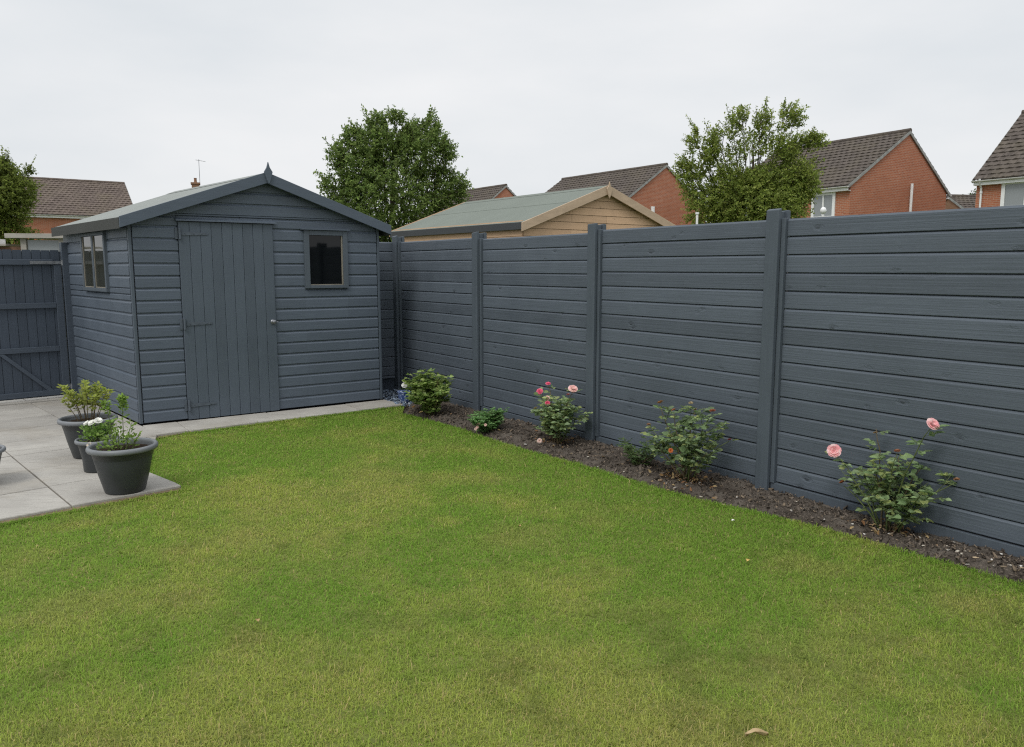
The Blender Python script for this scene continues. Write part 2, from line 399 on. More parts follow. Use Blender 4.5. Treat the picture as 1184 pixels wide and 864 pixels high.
# soil bed: one uneven sheet between lawn edge and fence
def bed_pt(i, v):
    pass
def make_bed():
    pts = np.array(BED[:17]); seg = np.concatenate([[0], np.cumsum(np.linalg.norm(np.diff(pts, axis=0), axis=1))])
    U = np.arange(0, seg[-1], .03); ex = np.interp(U, seg, pts[:, 0]); ey = np.interp(U, seg, pts[:, 1])
    nu = len(U); nv = 34
    # foot of each edge point on the fence line
    s = (ex - FO.x) * FU.x + (ey - FO.y) * FU.y
    fx = FO.x + FU.x * s - FN.x * .02; fy = FO.y + FU.y * s - FN.y * .02
    v = np.linspace(-.06, 1, nv)
    X = ex[:, None] + (fx - ex)[:, None] * v; Y = ey[:, None] + (fy - ey)[:, None] * v
    X += (fbm(X * 9, Y * 9) - .5) * .05 * (v < .1); 
    Z = -.045 + .06 * np.clip(v, 0, .3) / .3 + (fbm(X * 5, Y * 5, 4) - .5) * .065 + (fbm(X * 30 + 7, Y * 30, 3) - .5) * .045 + .03 * np.clip(v - .6, 0, 1)
    Vv = np.stack([X, Y, Z], 2).reshape(-1, 3)
    i, j = np.meshgrid(np.arange(nu - 1), np.arange(nv - 1), indexing='ij'); a = (i * nv + j).ravel()
    F = np.stack([a, a + nv, a + nv + 1, a + 1], 1).ravel()
    m = NT('bed_soil'); f1 = m.noise(m.coords('Object'), 7, 7, .65); f2 = m.noise(m.coords('Object'), 85, 4, .7)
    c = m.ramp(f1, [(.35, (.036, .029, .024)), (.62, (.108, .094, .080))]); c = m.mix(m.ramp(f2, [(.5, 0), (.72, .75)]), c, (.18, .15, .122))
    m.base(c); m.set(.95, .1); m.bump(f2, .9, .012)
    o = np_mesh('flower_bed_soil', Vv, F, np.full(len(a), 4), m.m, smooth=False); tag(o, kind='structure')
    return Vv
bedV = make_bed()
def bed_z(x, y):
    d = (bedV[:, 0] - x) ** 2 + (bedV[:, 1] - y) ** 2
    return float(bedV[d.argmin(), 2])

def scatter_flakes(name, P, size, cols, label, cat, mat, aspect=(.35, .8), flat=.5, parent=None):
    """many thin irregular flakes lying on the soil"""
    n = len(P); k = 5
    ang = np.sort(RNG.random((n, k)), 1) * 2 * np.pi; az = RNG.uniform(0, 2 * np.pi, n)
    rad = RNG.uniform(.7, 1.1, (n, k)) * size[:, None]; asp = RNG.uniform(*aspect, n)[:, None]
    lx = np.cos(ang) * rad; ly = np.sin(ang) * rad * asp
    tx = RNG.normal(0, flat, n)[:, None]; ty = RNG.normal(0, flat, n)[:, None]
    X = lx * np.cos(az)[:, None] - ly * np.sin(az)[:, None]; Y = lx * np.sin(az)[:, None] + ly * np.cos(az)[:, None]
    Z = X * tx + Y * ty
    top = np.stack([P[:, 0:1] + X, P[:, 1:2] + Y, P[:, 2:3] + Z + size[:, None] * .3], 2)
    bot = np.stack([P[:, 0:1] + X * .9, P[:, 1:2] + Y * .9, P[:, 2:3] + Z - size[:, None] * .15], 2)
    V = np.concatenate([top, bot], 1).reshape(-1, 3)
    b = (np.arange(n) * 2 * k)[:, None]
    fs = [list(range(k))] + [[i, k + i, k + (i + 1) % k, (i + 1) % k] for i in range(k)]
    F = np.concatenate([b + np.array([f]) for f in fs], 1).ravel(); LT = np.tile([len(f) for f in fs], n)
    c = np.repeat(cols[:, None], 2 * k, 1).reshape(-1, 3)
    o = np_mesh(name, V, F, LT, mat, col=c, parent=parent)
    if label: tag(o, label, cat, kind='stuff')
    return o
n = 11000; idx = RNG.integers(0, len(bedV), n); P = bedV[idx] + RNG.normal(0, .014, (n, 3)) * np.array([1, 1, .15])
P[:, 2] += .003
cc = np.array([.088, .073, .060])[None] * RNG.uniform(.35, 1.9, n)[:, None]; li = RNG.random(n) < .12; cc[li] = np.array([.21, .165, .12]) * RNG.uniform(.6, 1.2, li.sum())[:, None]
scatter_flakes('mulch', P, RNG.gamma(4, .0028, n), cc, 'brown bark mulch and soil crumbs along the fence', 'mulch', M['attr'], (.25, .7), .5)

# patio slabs
pm = NT('patio_slab'); geo = pm.n('ShaderNodeNewGeometry')
f = pm.noise(pm.coords('Object'), 2.2, 7, .62); f2 = pm.noise(pm.coords('Object'), 70, 3)
rid = pm.noise(pm.coords('Object', (2.2, 16, 1)), 2.0, 5, .6, 1.0)
c = pm.ramp(pm.math('ADD', pm.math('MULTIPLY', f, .75), pm.math('MULTIPLY', geo.outputs['Random Per Island'], .25)), [(.3, (.275, .262, .24)), (.72, (.445, .428, .39))])
c = pm.mix(pm.ramp(f2, [(.45, 0), (.75, .4)]), c, (.21, .205, .195))
c = pm.mix(pm.ramp(rid, [(.52, 0), (.68, .4)]), c, (.20, .185, .165))
st = pm.noise(pm.coords('Object'), .9, 6, .7)
c = pm.mix(pm.ramp(st, [(.50, 0), (.72, .5)]), c, (.27, .235, .18))
pm.base(c); pm.set(.75, .25); pm.bump(pm.math('ADD', rid, pm.math('MULTIPLY', f2, .3)), .5, .006)
jm = simple('patio_joint', (.15, .115, .075), .95, .1, noise=.4, nscale=12)
def clip(poly, nx, ny, c):     # keep nx*x+ny*y<=c
    out = []
    for i in range(len(poly)):
        p, q = poly[i], poly[(i + 1) % len(poly)]
        a = nx * p[0] + ny * p[1] - c; b = nx * q[0] + ny * q[1] - c
        if a <= 0: out.append(p)
        if (a < 0 < b) or (b < 0 < a):
            t = a / (a - b); out.append((p[0] + (q[0] - p[0]) * t, p[1] + (q[1] - p[1]) * t))
    return out
def make_patio():
    mb = MB(); org = Vector((-2.874, 4.919)); ud = Vector((.733, .680)).normalized(); vd = Vector((-ud.y, ud.x))
    tl = Vector(P_C) - org
    edge_off = 0
    # region: behind the front edge, left of the right edge, in front of shed strip, garden side of the gate
    redge = (Vector((-2.95, 6.05)) - Vector(P_C)); rn = Vector((redge.y, -redge.x)).normalized()
    if rn.x < 0: rn = -rn
    PQ, PS = Vector((-2.80, 5.80)), sp(.03, .557)
    def hp(a, b):
        e = b - a; nn = Vector((e.y, -e.x)).normalized(); return nn.x, nn.y, nn.dot(a)
    def slab(poly, z=.014):
        if len(poly) < 3: return
        k = len(poly); c = (sum(p[0] for p in poly) / k, sum(p[1] for p in poly) / k)
        ins = [(p[0] + (c[0] - p[0]) * .012, p[1] + (c[1] - p[1]) * .012) for p in poly]
        dz = random.uniform(-.002, .002); tx = random.uniform(-.003, .003)
        vs = [(p[0], p[1], -.03) for p in poly] + [(p[0], p[1], z - .005 + dz) for p in poly] + [(p[0], p[1], z + dz + (p[0] - c[0]) * tx) for p in ins]
        fs = [(i, (i + 1) % k, k + (i + 1) % k, k + i) for i in range(k)] + [(k + i, k + (i + 1) % k, 2 * k + (i + 1) % k, 2 * k + i) for i in range(k)] + [tuple(range(2 * k, 3 * k))]
        mb.add(vs, fs)
    g = .005; pu = .705; pv = .61
    for i in range(-7, 4):
        for j in range(0, 9):
            q = [org + ud * (i * pu + a) + vd * (j * pv + b) for a, b in ((g, g), (pu - g, g), (pu - g, pv - g), (g, pv - g))]
            poly = [tuple(p) for p in q]
            # in front of the shed path, or beside the shed's left wall
            sv = Vector((math.cos(R(132)), math.sin(R(132)))); sn = Vector((sv.y, -sv.x)); dn = NS.dot(A0)
            pa = clip(poly, -NS.x, -NS.y, -(dn + .555)); vq = vd.dot(PQ)
            p1 = clip(clip(pa, vd.x, vd.y, vq), *hp(Vector(P_C), PQ)); p3 = clip(clip(pa, -vd.x, -vd.y, -vq), *hp(PQ, PS))
            p2 = clip(clip(poly, NS.x, NS.y, dn + .553), sn.x, sn.y, sn.dot(A0) - .012)
            slab(p1); slab(p3); slab(p2)
    o = mb.build('patio', pm.m, fixn=True); tag(o, kind='structure')
    mb2 = MB(); g2 = .004; widths = [.32, .9, .9, .62]; s = .0
    mb = mb2
    for w in widths:
        q = [sp(s + g2, .02), sp(s + w - g2, .02), sp(min(s + w, 2.70) - g2, .45 + .10 * max(0, (1.6 - s - w) / 1.6)), sp(s + g2, .45 + .10 * max(0, (1.6 - s) / 1.6))]
        if s + w > 2.60: q[1] = sp(2.62, .02); q[2] = sp(2.66, .44)
        mbq = [tuple(p) for p in q][::-1]; slab(mbq, .015); s += w
        if s > 2.6: break
    o = mb2.build('shed_path', pm.m); tag(o, kind='structure')
    jp = [(P_C[0] - .03, P_C[1] + .01), (-2.82, 5.80), (-3.29, 6.97), tuple(sp(.26, .55)), tuple(sp(1.9, .44)), tuple(sp(2.64, .43)), tuple(sp(2.62, 0)), tuple(sp(0, .0)), (-5.0, 9.1), (-5.6, 9.6), (-9.5, 6.2), (pe[0] - .015, pe[1] + .02)]
    sheet('patio_base', jp, -.004, jm)
make_patio()

# slate chippings in the corner by the fence post
cp = [tuple(sp(2.6, .40)), (-1.18, 8.62), (-1.05, 9.15), tuple(FO + FN * .02), tuple(sp(2.60, -.55)), tuple(sp(2.58, 0))]
sheet('corner_soil', cp, -.01, M['compost'])
n = 2600; x = RNG.uniform(-2.2, -.9, n); y = RNG.uniform(8.4, 10.0, n); ok = inpoly(x, y, cp); x = x[ok]; y = y[ok]; n = len(x)
cc = np.array([.16, .20, .26])[None] * RNG.uniform(.35, 1.5, n)[:, None]; li = RNG.random(n) < .1; cc[li] = (.5, .55, .6)
scatter_flakes('slate_chippings', np.stack([x, y, RNG.uniform(-.005, .02, n)], 1), RNG.uniform(.012, .03, n), cc, 'blue grey slate chippings between shed corner and fence post', 'slate chippings', M['attr'], (.4, .9), .3)

# ------------------------------------------------------------------ fence
FEN = thing('garden_fence', 'long dark grey painted board fence with slotted posts behind the rose bed', 'fence', (FO.x, FO.y, 0), R(-54.7))
# local x along the fence, local y: garden side is -y
def board_stack(mb, x0, x1, ztop, zbot, pitch, depth=.016, gap=.0062, T=None):
    z = ztop
    while z > zbot + .02:
        b = max(z - pitch, zbot)
        jl = random.uniform(-.0015, .0015); d = -depth + jl
        mb.prism([(.007, b + gap), (d + .002, b + gap), (d, b + gap + .003), (d, z - .013), (d + .009, z), (.007, z)], x0 + random.uniform(0, .002), x1 - random.uniform(0, .002), 0, T)
        z -= pitch
    mb.box(x0, x1, .0075, .022, zbot, ztop - .002, T=T)
PC = [0.05, 1.905, 3.765, 5.588, 7.43, 9.28, 11.12]
tops = [1.868, 1.852, 1.872, 1.872, 1.868, 1.870]
for k in range(6):
    mb = MB(); x0 = PC[k] + .085; x1 = PC[k + 1] - .052
    board_stack(mb, x0, x1, tops[k], .082, .1192)
    mb.build('fence_panel', M['fence'], FEN)
    gb = MB(); gb.box(PC[k] + .052, PC[k + 1] - .052, -.031, .026, -.12, .080); gb.build('gravel_board', M['post'], FEN, bevel=.003)
for k in range(7):
    c = PC[k]; t = [1.945, 1.925, 1.93, 1.938, 1.94, 1.935, 1.94][k]
    mb = MB()
    # front flange with weathered, slightly chipped top; web; side beads
    ch = [random.uniform(-.008, .004) for _ in range(4)]
    mb.hexa([(c - .05, -.07, -.2), (c + .05, -.07, -.2), (c + .05, -.036, -.2), (c - .05, -.036, -.2),
             (c - .05, -.07, t + ch[0] - .008), (c + .05, -.07, t + ch[1]), (c + .05, -.036, t + ch[2] + .004), (c - .05, -.036, t + ch[3])])
    mb.box(c - .028, c + .028, -.0355, .029, -.2, t - .012)
    mb.hexa([(c - .05, .0295, -.2), (c + .05, .0295, -.2), (c + .05, .06, -.2), (c - .05, .06, -.2),
             (c - .05, .0295, t - .01), (c + .05, .0295, t - .004), (c + .05, .06, t - .008), (c - .05, .06, t - .014)])
    p = mb.build('fence_post', M['post'], FEN, bevel=.006)
    b2 = MB()
    b2.box(c + .052, c + .083, -.040, -.0005, .081, tops[min(k, 5)] + .005)
    b2.build('bead_strip', M['post'], FEN, bevel=.003)

# short return panel between shed and corner post
RF = thing('return_fence', 'short narrow grey board fence panel filling the gap between shed and corner post', 'fence', (FO.x, FO.y, 0), R(215.2))
mb = MB(); board_stack(mb, .01, .66, 1.868, .16, .1195, T=lambda x, y, z: (x, -y, z))
mb.build('board_panel', M['fence'], RF)
mb = MB(); mb.box(.01, .66, -.075, -.045, -.1, .17); mb.build('gravel_board', M['gate'], RF)  # dark recessed board added to stand in for the shaded gap under the panel

# ------------------------------------------------------------------ grey shed
SH = thing('garden_shed', 'dark blue grey apex garden shed with boarded door and small window', 'shed', (A0.x, A0.y, 0), R(35.2))
KX, KY = math.cos(R(97)), math.sin(R(97)); W, D = 2.575, 2.45
EZ, SL, AX = 2.0, .355, 1.29
def TS(s, t, z): return (s + t * KX, t * KY, z)        # plan is very slightly out of square
wtop = lambda s: EZ + SL * (AX - abs(s - AX))
def shiplap_front(mb, s0, s1, z0, z1):
    b = .035; pitch = .1205
    while b < z1:
        t = min(b + pitch, z1)
        lo, hi = max(b, z0), t
        if hi - lo > .012:
            # clip to the gable slope
            def ends(z):
                if z <= EZ: return s0, s1
                off = (z - EZ) / SL
                return max(s0, off), min(s1, 2 * AX - off)
            full = (b >= z0 - .02)
            prof = [(.014, lo), (.0015, lo), (-.0, lo + .003), (-.0, lo + (hi - lo) * .74), (.001, lo + (hi - lo) * .76), (.0135, lo + (hi - lo) * .90), (.0145, hi + .002), (.03, hi + .002), (.03, lo)]
            p = []
            for side in (0, 1):
                for (y, z) in prof:
                    e = ends(min(z, wtop(AX))); x = e[side]
                    p.append(TS(x, y - .018, z))
            n = len(prof)
            if ends(lo)[1] - ends(lo)[0] > .03:
                mb.add(p, [tuple(range(n)), tuple(range(2 * n - 1, n - 1, -1))] + [(i, n + i, n + (i + 1) % n, (i + 1) % n) for i in range(n)])
        b += pitch
DX0, DX1 = .43, 1.365
fw_ = MB()
shiplap_front(fw_, .02, DX0 - .005, .03, 2.06); shiplap_front(fw_, DX1 + .005, 1.705, .03, 2.06); shiplap_front(fw_, 2.19, W - .02, .03, 2.06)
shiplap_front(fw_, 1.705, 2.19, .03, 1.325); shiplap_front(fw_, 1.705, 2.19, 1.965, 2.06); shiplap_front(fw_, DX0 - .005, DX1 + .005, 2.03, 2.06)
shiplap_front(fw_, .02, W - .02, 2.064, 2.46)
fw_.build('front_wall', M['shed'], SH)
# left and right side walls
def shiplap_side(mb, s, sg, t0, t1, z0, z1):
    b = .035; pitch = .1205
    while b < z1:
        lo, hi = max(b, z0), min(b + pitch, z1)
        if hi - lo > .012:
            prof = [(.014, lo), (.0015, lo), (-.0, lo + .003), (-.0, lo + (hi - lo) * .74), (.001, lo + (hi - lo) * .76), (.0135, lo + (hi - lo) * .90), (.0145, hi + .002), (.03, hi + .002), (.03, lo)]
            n = len(prof)
            p = [TS(s + sg * (.018 - y), t0, z) for y, z in prof] + [TS(s + sg * (.018 - y), t1, z) for y, z in prof]
            mb.add(p, [tuple(range(n)), tuple(range(2 * n - 1, n - 1, -1))] + [(i, n + i, n + (i + 1) % n, (i + 1) % n) for i in range(n)])
        b += pitch
sw = MB(); T0, T1 = .70, 1.60
shiplap_side(sw, 0, -1, .03, D, .03, 1.30); shiplap_side(sw, 0, -1, .03, T0, 1.302, 2.0); shiplap_side(sw, 0, -1, T1, D, 1.302, 2.0); shiplap_side(sw, 0, -1, T0, T1, 1.925, 2.0)
sw.build('side_wall', M['shed'], SH)
sw = MB(); shiplap_side(sw, W, 1, .03, D, .03, 2.0); sw.build('side_wall', M['shed'], SH)
bw = MB(); bw.add([TS(0, D, .03), TS(W, D, .03), TS(W, D, EZ), TS(AX, D, wtop(AX)), TS(0, D, EZ)], [(0, 1, 2, 3, 4)])
bw.add([TS(0.02, D - .02, .03), TS(W - .02, D - .02, .03), TS(W - .02, D - .02, EZ), TS(AX, D - .02, wtop(AX)), TS(.02, D - .02, EZ)], [(4, 3, 2, 1, 0)])
bw.build('back_wall', M['shed'], SH, fixn=False)
il = MB()   # inner lining, seen through the glass
for t in (.02,):
    il.box(.02, 1.69, t, t + .01, .05, 2.0, T=TS); il.box(2.21, W - .02, t, t + .01, .05, 2.0, T=TS); il.box(1.69, 2.21, t, t + .01, .05, 1.31, T=TS)
il.box(.02, W - .02, D - .06, D - .04, .05, 2.0, T=TS); il.box(W - .05, W - .03, .05, D - .06, .05, 2.0, T=TS)
il.box(.02, W - .02, .04, D - .06, .03, .05, T=TS)
for k in range(3): il.box(.3 + k * .8, .34 + k * .8, D - .1, D - .061, .05, 2.0, T=TS)
il.add([TS(.02, .03, 1.95), TS(W - .02, .03, 1.95), TS(W - .02, .03, 1.99), TS(AX, .03, 2.44), TS(.02, .03, 1.99)], [(0, 1, 2, 3, 4)])
il.build('inner_lining', M['interior'], SH)
# corner trims
ct = MB(); ct.box(-.0185, .010, -.0185, .010, .03, 2.0, T=TS); ct.build('corner_trim', M['shedv'], SH, bevel=.004)
ct = MB(); ct.box(W - .010, W + .0185, -.0185, .010, .03, 2.0, T=TS); ct.build('corner_trim', M['shedv'], SH, bevel=.004)
bs = MB(); bs.box(.03, W - .03, .03, D - .03, -.05, .034, T=TS); bs.build('floor_bearer', M['dark'], SH)
# door: tongue and groove boards
dr = MB(); nb = 9; bw_ = (DX1 - DX0) / nb
for k in range(nb):
    a, b = DX0 + k * bw_, DX0 + (k + 1) * bw_
    pr = [(a + .001, -.030), (a + .005, -.034), (b - .005, -.034), (b - .001, -.030), (b - .001, -.012), (a + .001, -.012)]
    z0, z1 = .028, 2.002
    vs = [TS(x, y, z0) for x, y in pr] + [TS(x, y, z1) for x, y in pr]
    dr.add(vs, [tuple(range(5, -1, -1)), tuple(range(6, 12))] + [(i, (i + 1) % 6, 6 + (i + 1) % 6, 6 + i) for i in range(6)])
dr.box(DX0 + .003, DX1 - .003, -.011, .015, .03, 2.0, T=TS)
DOOR = dr.build('door', M['shedv'], SH)
for hz_ in (1.887, .996, .172):
    h = MB()
    # tapered strap with round end, butt plate and knuckle
    h.hexa([TS(.455, -.041, hz_ - .020), TS(.695, -.041, hz_ - .010), TS(.695, -.035, hz_ - .010), TS(.455, -.035, hz_ - .020),
            TS(.455, -.041, hz_ + .020), TS(.695, -.041, hz_ + .010), TS(.695, -.035, hz_ + .010), TS(.455, -.035, hz_ + .020)])
    h.tube([TS(.695, -.041, hz_), TS(.695, -.035, hz_)], .0125, 10)
    h.box(.400, .425, -.030, -.016, hz_ - .055, hz_ + .055, T=TS)
    h.tube([TS(.438, -.047, hz_ - .055), TS(.438, -.047, hz_ + .055)], .012, 8)
    for q in (.49, .57, .65): h.tube([TS(q, -.046, hz_), TS(q, -.040, hz_)], .006, 6)
    h.build('hinge', M['iron'], DOOR)
kb = MB(); kb.tube([TS(1.325, -.034, .985), TS(1.325, -.040, .985)], .024, 14); kb.tube([TS(1.325, -.040, .985), TS(1.325, -.062, .985)], .009, 10)
kb.tube([TS(1.325, -.060, .985), TS(1.325, -.066, .985), TS(1.325, -.078, .985), TS(1.325, -.088, .985), TS(1.325, -.092, .985)], [.010, .019, .023, .018, .006], 14)
kb.tube([TS(1.325, -.078, .985), TS(1.36, -.074, .984), TS(1.378, -.066, .982)], [.007, .006, .005], 8)
kb.build('door_knob', M['zinc'], DOOR, smooth=True)
lt = MB(); lt.hexa([TS(.405, -.062, 2.008), TS(1.395, -.062, 2.008), TS(1.395, -.017, 2.012), TS(.405, -.017, 2.012), TS(.405, -.060, 2.022), TS(1.395, -.060, 2.022), TS(1.395, -.017, 2.040), TS(.405, -.017, 2.040)])
lt.build('door_drip_board', M['barge'], SH)
# front window
wf = MB()
for a, b, c, d in ((1.70, 1.755, 1.33, 1.955), (2.14, 2.196, 1.33, 1.955), (1.7555, 2.1395, 1.33, 1.362), (1.7555, 2.1395, 1.902, 1.955)):
    wf.box(a, b, -.042, .02, c, d, T=TS)
WF = wf.build('window', M['post'], SH, bevel=.003)
hd = MB(); hd.box(1.668, 2.215, -.062, -.017, 1.958, 1.972, T=TS); hd.build('window_drip', M['barge'], WF)
for z in (0,):
    st_ = MB(); st_.box(1.757, 2.138, -.032, -.018, 1.364, 1.374, T=TS); st_.box(2.127, 2.138, -.032, -.018, 1.3745, 1.900, T=TS); st_.build('glazing_bead', M['bead'], WF)
pn = MB(); pn.box(1.757, 2.126, -.015, -.011, 1.3745, 1.900, T=TS); pn.build('pane', M['shed_glass'], WF)
# side window: two panes
wf = MB()
for a, b in ((T0, T0 + .045), (1.128, 1.178), (T1 - .045, T1)): wf.box(-.045, .02, a, b, 1.342, 1.885, T=TS)
wf.box(-.05, .02, T0, T1, 1.305, 1.3415, T=TS); wf.box(-.05, .02, T0, T1, 1.8855, 1.922, T=TS)
WF = wf.build('side_window', M['post'], SH, bevel=.003)
for a, b in ((T0 + .046, 1.127), (1.179, T1 - .046)):
    pn = MB(); pn.box(-.030, -.026, a, b, 1.342, 1.885, T=TS); pn.build('pane', M['side_glass'], WF)
    bd = MB()
    bd.box(-.036, -.0305, a, a + .012, 1.343, 1.884, T=TS); bd.box(-.036, -.0305, b - .012, b, 1.343, 1.884, T=TS); bd.box(-.036, -.0305, a + .0125, b - .0125, 1.343, 1.353, T=TS)
    bd.build('glazing_bead', M['bead'], WF)
# roof: two felted boards with turned-down eaves
def roof_pair(mbf, mbe, T, ax, ez, sl, w, over, t0, t1, thick=.022, drop=.10, mid=True):
    zt = lambda s: ez + sl * (ax - abs(s - ax)) + .055
    for sgn in (-1, 1):
        e = -over if sgn < 0 else 2 * ax + over
        mbf.hexa([T(*q) for q in ((e, t0, zt(e) - thick), (ax, t0, zt(ax) - thick), (ax, t1, zt(ax) - thick), (e, t1, zt(e) - thick),
                                   (e, t0, zt(e)), (ax, t0, zt(ax)), (ax, t1, zt(ax)), (e, t1, zt(e)))])
        mbe.box(min(e, e + sgn * .008), max(e, e + sgn * .008), t0, t1, zt(e) - drop, zt(e) + .003, T=T)
        if mid:   # lapped felt joint
            m_ = (e + ax) / 2 + sgn * -.05; q_ = m_ - sgn * .03
            a, b = min(m_, q_), max(m_, q_)
            mbf.hexa([T(*q) for q in ((a, t0, zt(a) - .001), (b, t0, zt(b) - .001), (b, t1, zt(b) - .001), (a, t1, zt(a) - .001), (a, t0, zt(a) + .005), (b, t0, zt(b) + .005), (b, t1, zt(b) + .005), (a, t1, zt(a) + .005))])
    rc = .12   # ridge capping strip
    mbf.add([T(*q) for q in ((ax - rc, t0, zt(ax - rc) + .004), (ax, t0, zt(ax) + .008), (ax + rc, t0, zt(ax + rc) + .004), (ax + rc, t1, zt(ax + rc) + .004), (ax, t1, zt(ax) + .008), (ax - rc, t1, zt(ax - rc) + .004))], [(0, 1, 4, 5), (1, 2, 3, 4)])
rf, re = MB(), MB(); roof_pair(rf, re, TS, AX, EZ, SL, W, .105, -.095, D + .10, mid=False)
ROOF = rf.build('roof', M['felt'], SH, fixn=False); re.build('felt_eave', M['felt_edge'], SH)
def barge(T, ax, ez, sl, over, t0, th, depth, mat, parent, side, up=.068, sq=.03):
    zt = lambda s: ez + sl * (ax - abs(s - ax)) + up
    e = -over if side < 0 else 2 * ax + over
    mb = MB(); m = ax
    pts = [(e, zt(e) - depth), (m, zt(m) - depth * 1.07), (m, zt(m)), (e, zt(e))]
    if side > 0: pts = [(m, zt(m) - depth * 1.07), (e, zt(e) - depth), (e, zt(e)), (m, zt(m))]
    vs = [T(s, t0, z) for s, z in pts] + [T(s, t0 + th, z) for s, z in pts]
    mb.add(vs, [(0, 1, 2, 3), (7, 6, 5, 4)] + [(i, (i + 1) % 4, 4 + (i + 1) % 4, 4 + i) for i in range(4)])
    return mb.build('barge_board', mat, parent, bevel=.003)
for sd in (-1, 1): barge(TS, AX, EZ, SL, .11, -.117, .02, .105, M['barge'], SH, sd)
def finial(T, ax, z0, z1, t, mat, parent, w=.042):
    mb = MB(); zc = z0 + (z1 - z0) * .55
    pts = [(0, z0), (w * .45, z0 + (z1 - z0) * .18), (w, zc), (w * .35, z0 + (z1 - z0) * .75), (0, z1), (-w * .35, z0 + (z1 - z0) * .75), (-w, zc), (-w * .45, z0 + (z1 - z0) * .18)]
    n = len(pts); vs = [T(ax + a, t, z) for a, z in pts] + [T(ax + a, t + .018, z) for a, z in pts]
    mb.add(vs, [tuple(range(n)), tuple(range(2 * n - 1, n - 1, -1))] + [(i, (i + 1) % n, n + (i + 1) % n, n + i) for i in range(n)])
    mb.build('finial', mat, parent)
finial(TS, AX + .01, 2.405, 2.625, -.137, M['barge'], SH)

# ------------------------------------------------------------------ gate
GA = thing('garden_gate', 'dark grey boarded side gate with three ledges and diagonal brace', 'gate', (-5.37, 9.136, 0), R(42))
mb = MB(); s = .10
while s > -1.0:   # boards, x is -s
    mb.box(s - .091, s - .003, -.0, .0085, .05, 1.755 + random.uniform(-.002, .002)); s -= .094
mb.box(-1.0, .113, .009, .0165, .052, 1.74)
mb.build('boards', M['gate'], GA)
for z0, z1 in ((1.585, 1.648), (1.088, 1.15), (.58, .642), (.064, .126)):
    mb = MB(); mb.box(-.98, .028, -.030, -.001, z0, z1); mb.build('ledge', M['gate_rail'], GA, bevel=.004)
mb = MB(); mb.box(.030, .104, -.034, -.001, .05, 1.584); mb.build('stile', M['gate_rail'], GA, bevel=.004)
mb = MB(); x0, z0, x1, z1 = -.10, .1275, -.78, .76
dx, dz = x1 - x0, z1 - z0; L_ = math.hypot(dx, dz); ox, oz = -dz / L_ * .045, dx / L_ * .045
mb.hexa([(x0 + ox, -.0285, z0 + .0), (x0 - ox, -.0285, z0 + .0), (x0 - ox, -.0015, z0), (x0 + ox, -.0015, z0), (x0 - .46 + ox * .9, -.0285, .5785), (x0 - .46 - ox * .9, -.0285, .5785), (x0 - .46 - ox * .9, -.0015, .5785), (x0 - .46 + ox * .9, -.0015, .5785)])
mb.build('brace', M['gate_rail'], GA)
for hz_ in (1.612, .155):
    mb = MB(); y = -.0375
    x0_, x1_ = (-.21, .115) if hz_ > 1 else (-.02, .115)
    mb.box(x0_, x1_, y - .006, y, hz_ - .017, hz_ + .017)
    for q in np.linspace(x0_ + .03, x1_ - .04, 5 if hz_ > 1 else 2): mb.tube([(q, y - .011, hz_), (q, y - .005, hz_)], .007, 8)
    mb.tube([(.118, y - .01, hz_ - .03), (.118, y - .01, hz_ + .03)], .012, 10)
    mb.build('hinge', M['zinc'], GA)
GP = MB(); GP.box(.116, .222, -.06, .05, -.1, 1.845)
GPo = GP.build('gate_post', M['gate_rail'], None, bevel=.005); GPo.location = (-5.37, 9.136, 0); GPo.rotation_euler = (0, 0, R(42))
tag(GPo, 'square dark grey post the gate hangs on, beside the shed side wall', 'post')
sl_ = MB(); sl_.box(-1.1, .1, -.16, -.05, -.02, .032); so = sl_.build('gate_sill', pm.m, loc=(-5.37, 9.136, 0), bevel=.005); so.rotation_euler = (0, 0, R(42)); tag(so, kind='structure')

# ------------------------------------------------------------------ plants
def leaf_mesh(name, P, D, size, cols, mat, parent=None, width=.55, fold=.25, droop=.0, loc=None):
    """P base points, D directions; every leaf a folded pointed blade of 6 points"""
    n = len(P); D = D / np.linalg.norm(D, axis=1, keepdims=True)
    up = np.tile([0., 0, 1], (n, 1)) + RNG.normal(0, .45, (n, 3))
    S = np.cross(D, up); S /= np.linalg.norm(S, axis=1, keepdims=True) + 1e-9
    N = np.cross(S, D); s = size[:, None]; w = s * width * .5
    a = P; b = P + D * s * .42 - N * s * .0; t = P + D * s - N * s * droop
    l1 = P + D * s * .34 + S * w + N * s * fold * .35; l2 = P + D * s * .72 + S * w * .68 + N * s * fold * .2 - N * s * droop * .4
    r1 = P + D * s * .34 - S * w + N * s * fold * .35; r2 = P + D * s * .72 - S * w * .68 + N * s * fold * .2 - N * s * droop * .4
    V = np.stack([a, t, l1, l2, r2, r1], 1).reshape(-1, 3)
    i = (np.arange(n) * 6)[:, None]
    F = np.concatenate([i + np.array([[0, 1, 3, 2]]), i + np.array([[0, 5, 4, 1]])], 1).ravel()
    return np_mesh(name, V, F, np.full(2 * n, 4), mat, parent=parent, col=np.repeat(cols, 6, 0), loc=loc)

def mixcols(n, pal, jit=.2):
    pal = np.array(pal); c = pal[RNG.integers(0, len(pal), n)]; return c * RNG.uniform(1 - jit, 1 + jit, (n, 1))
def rnd_dirs(n):
    d = RNG.normal(0, 1, (n, 3)); return d / np.linalg.norm(d, axis=1, keepdims=True)

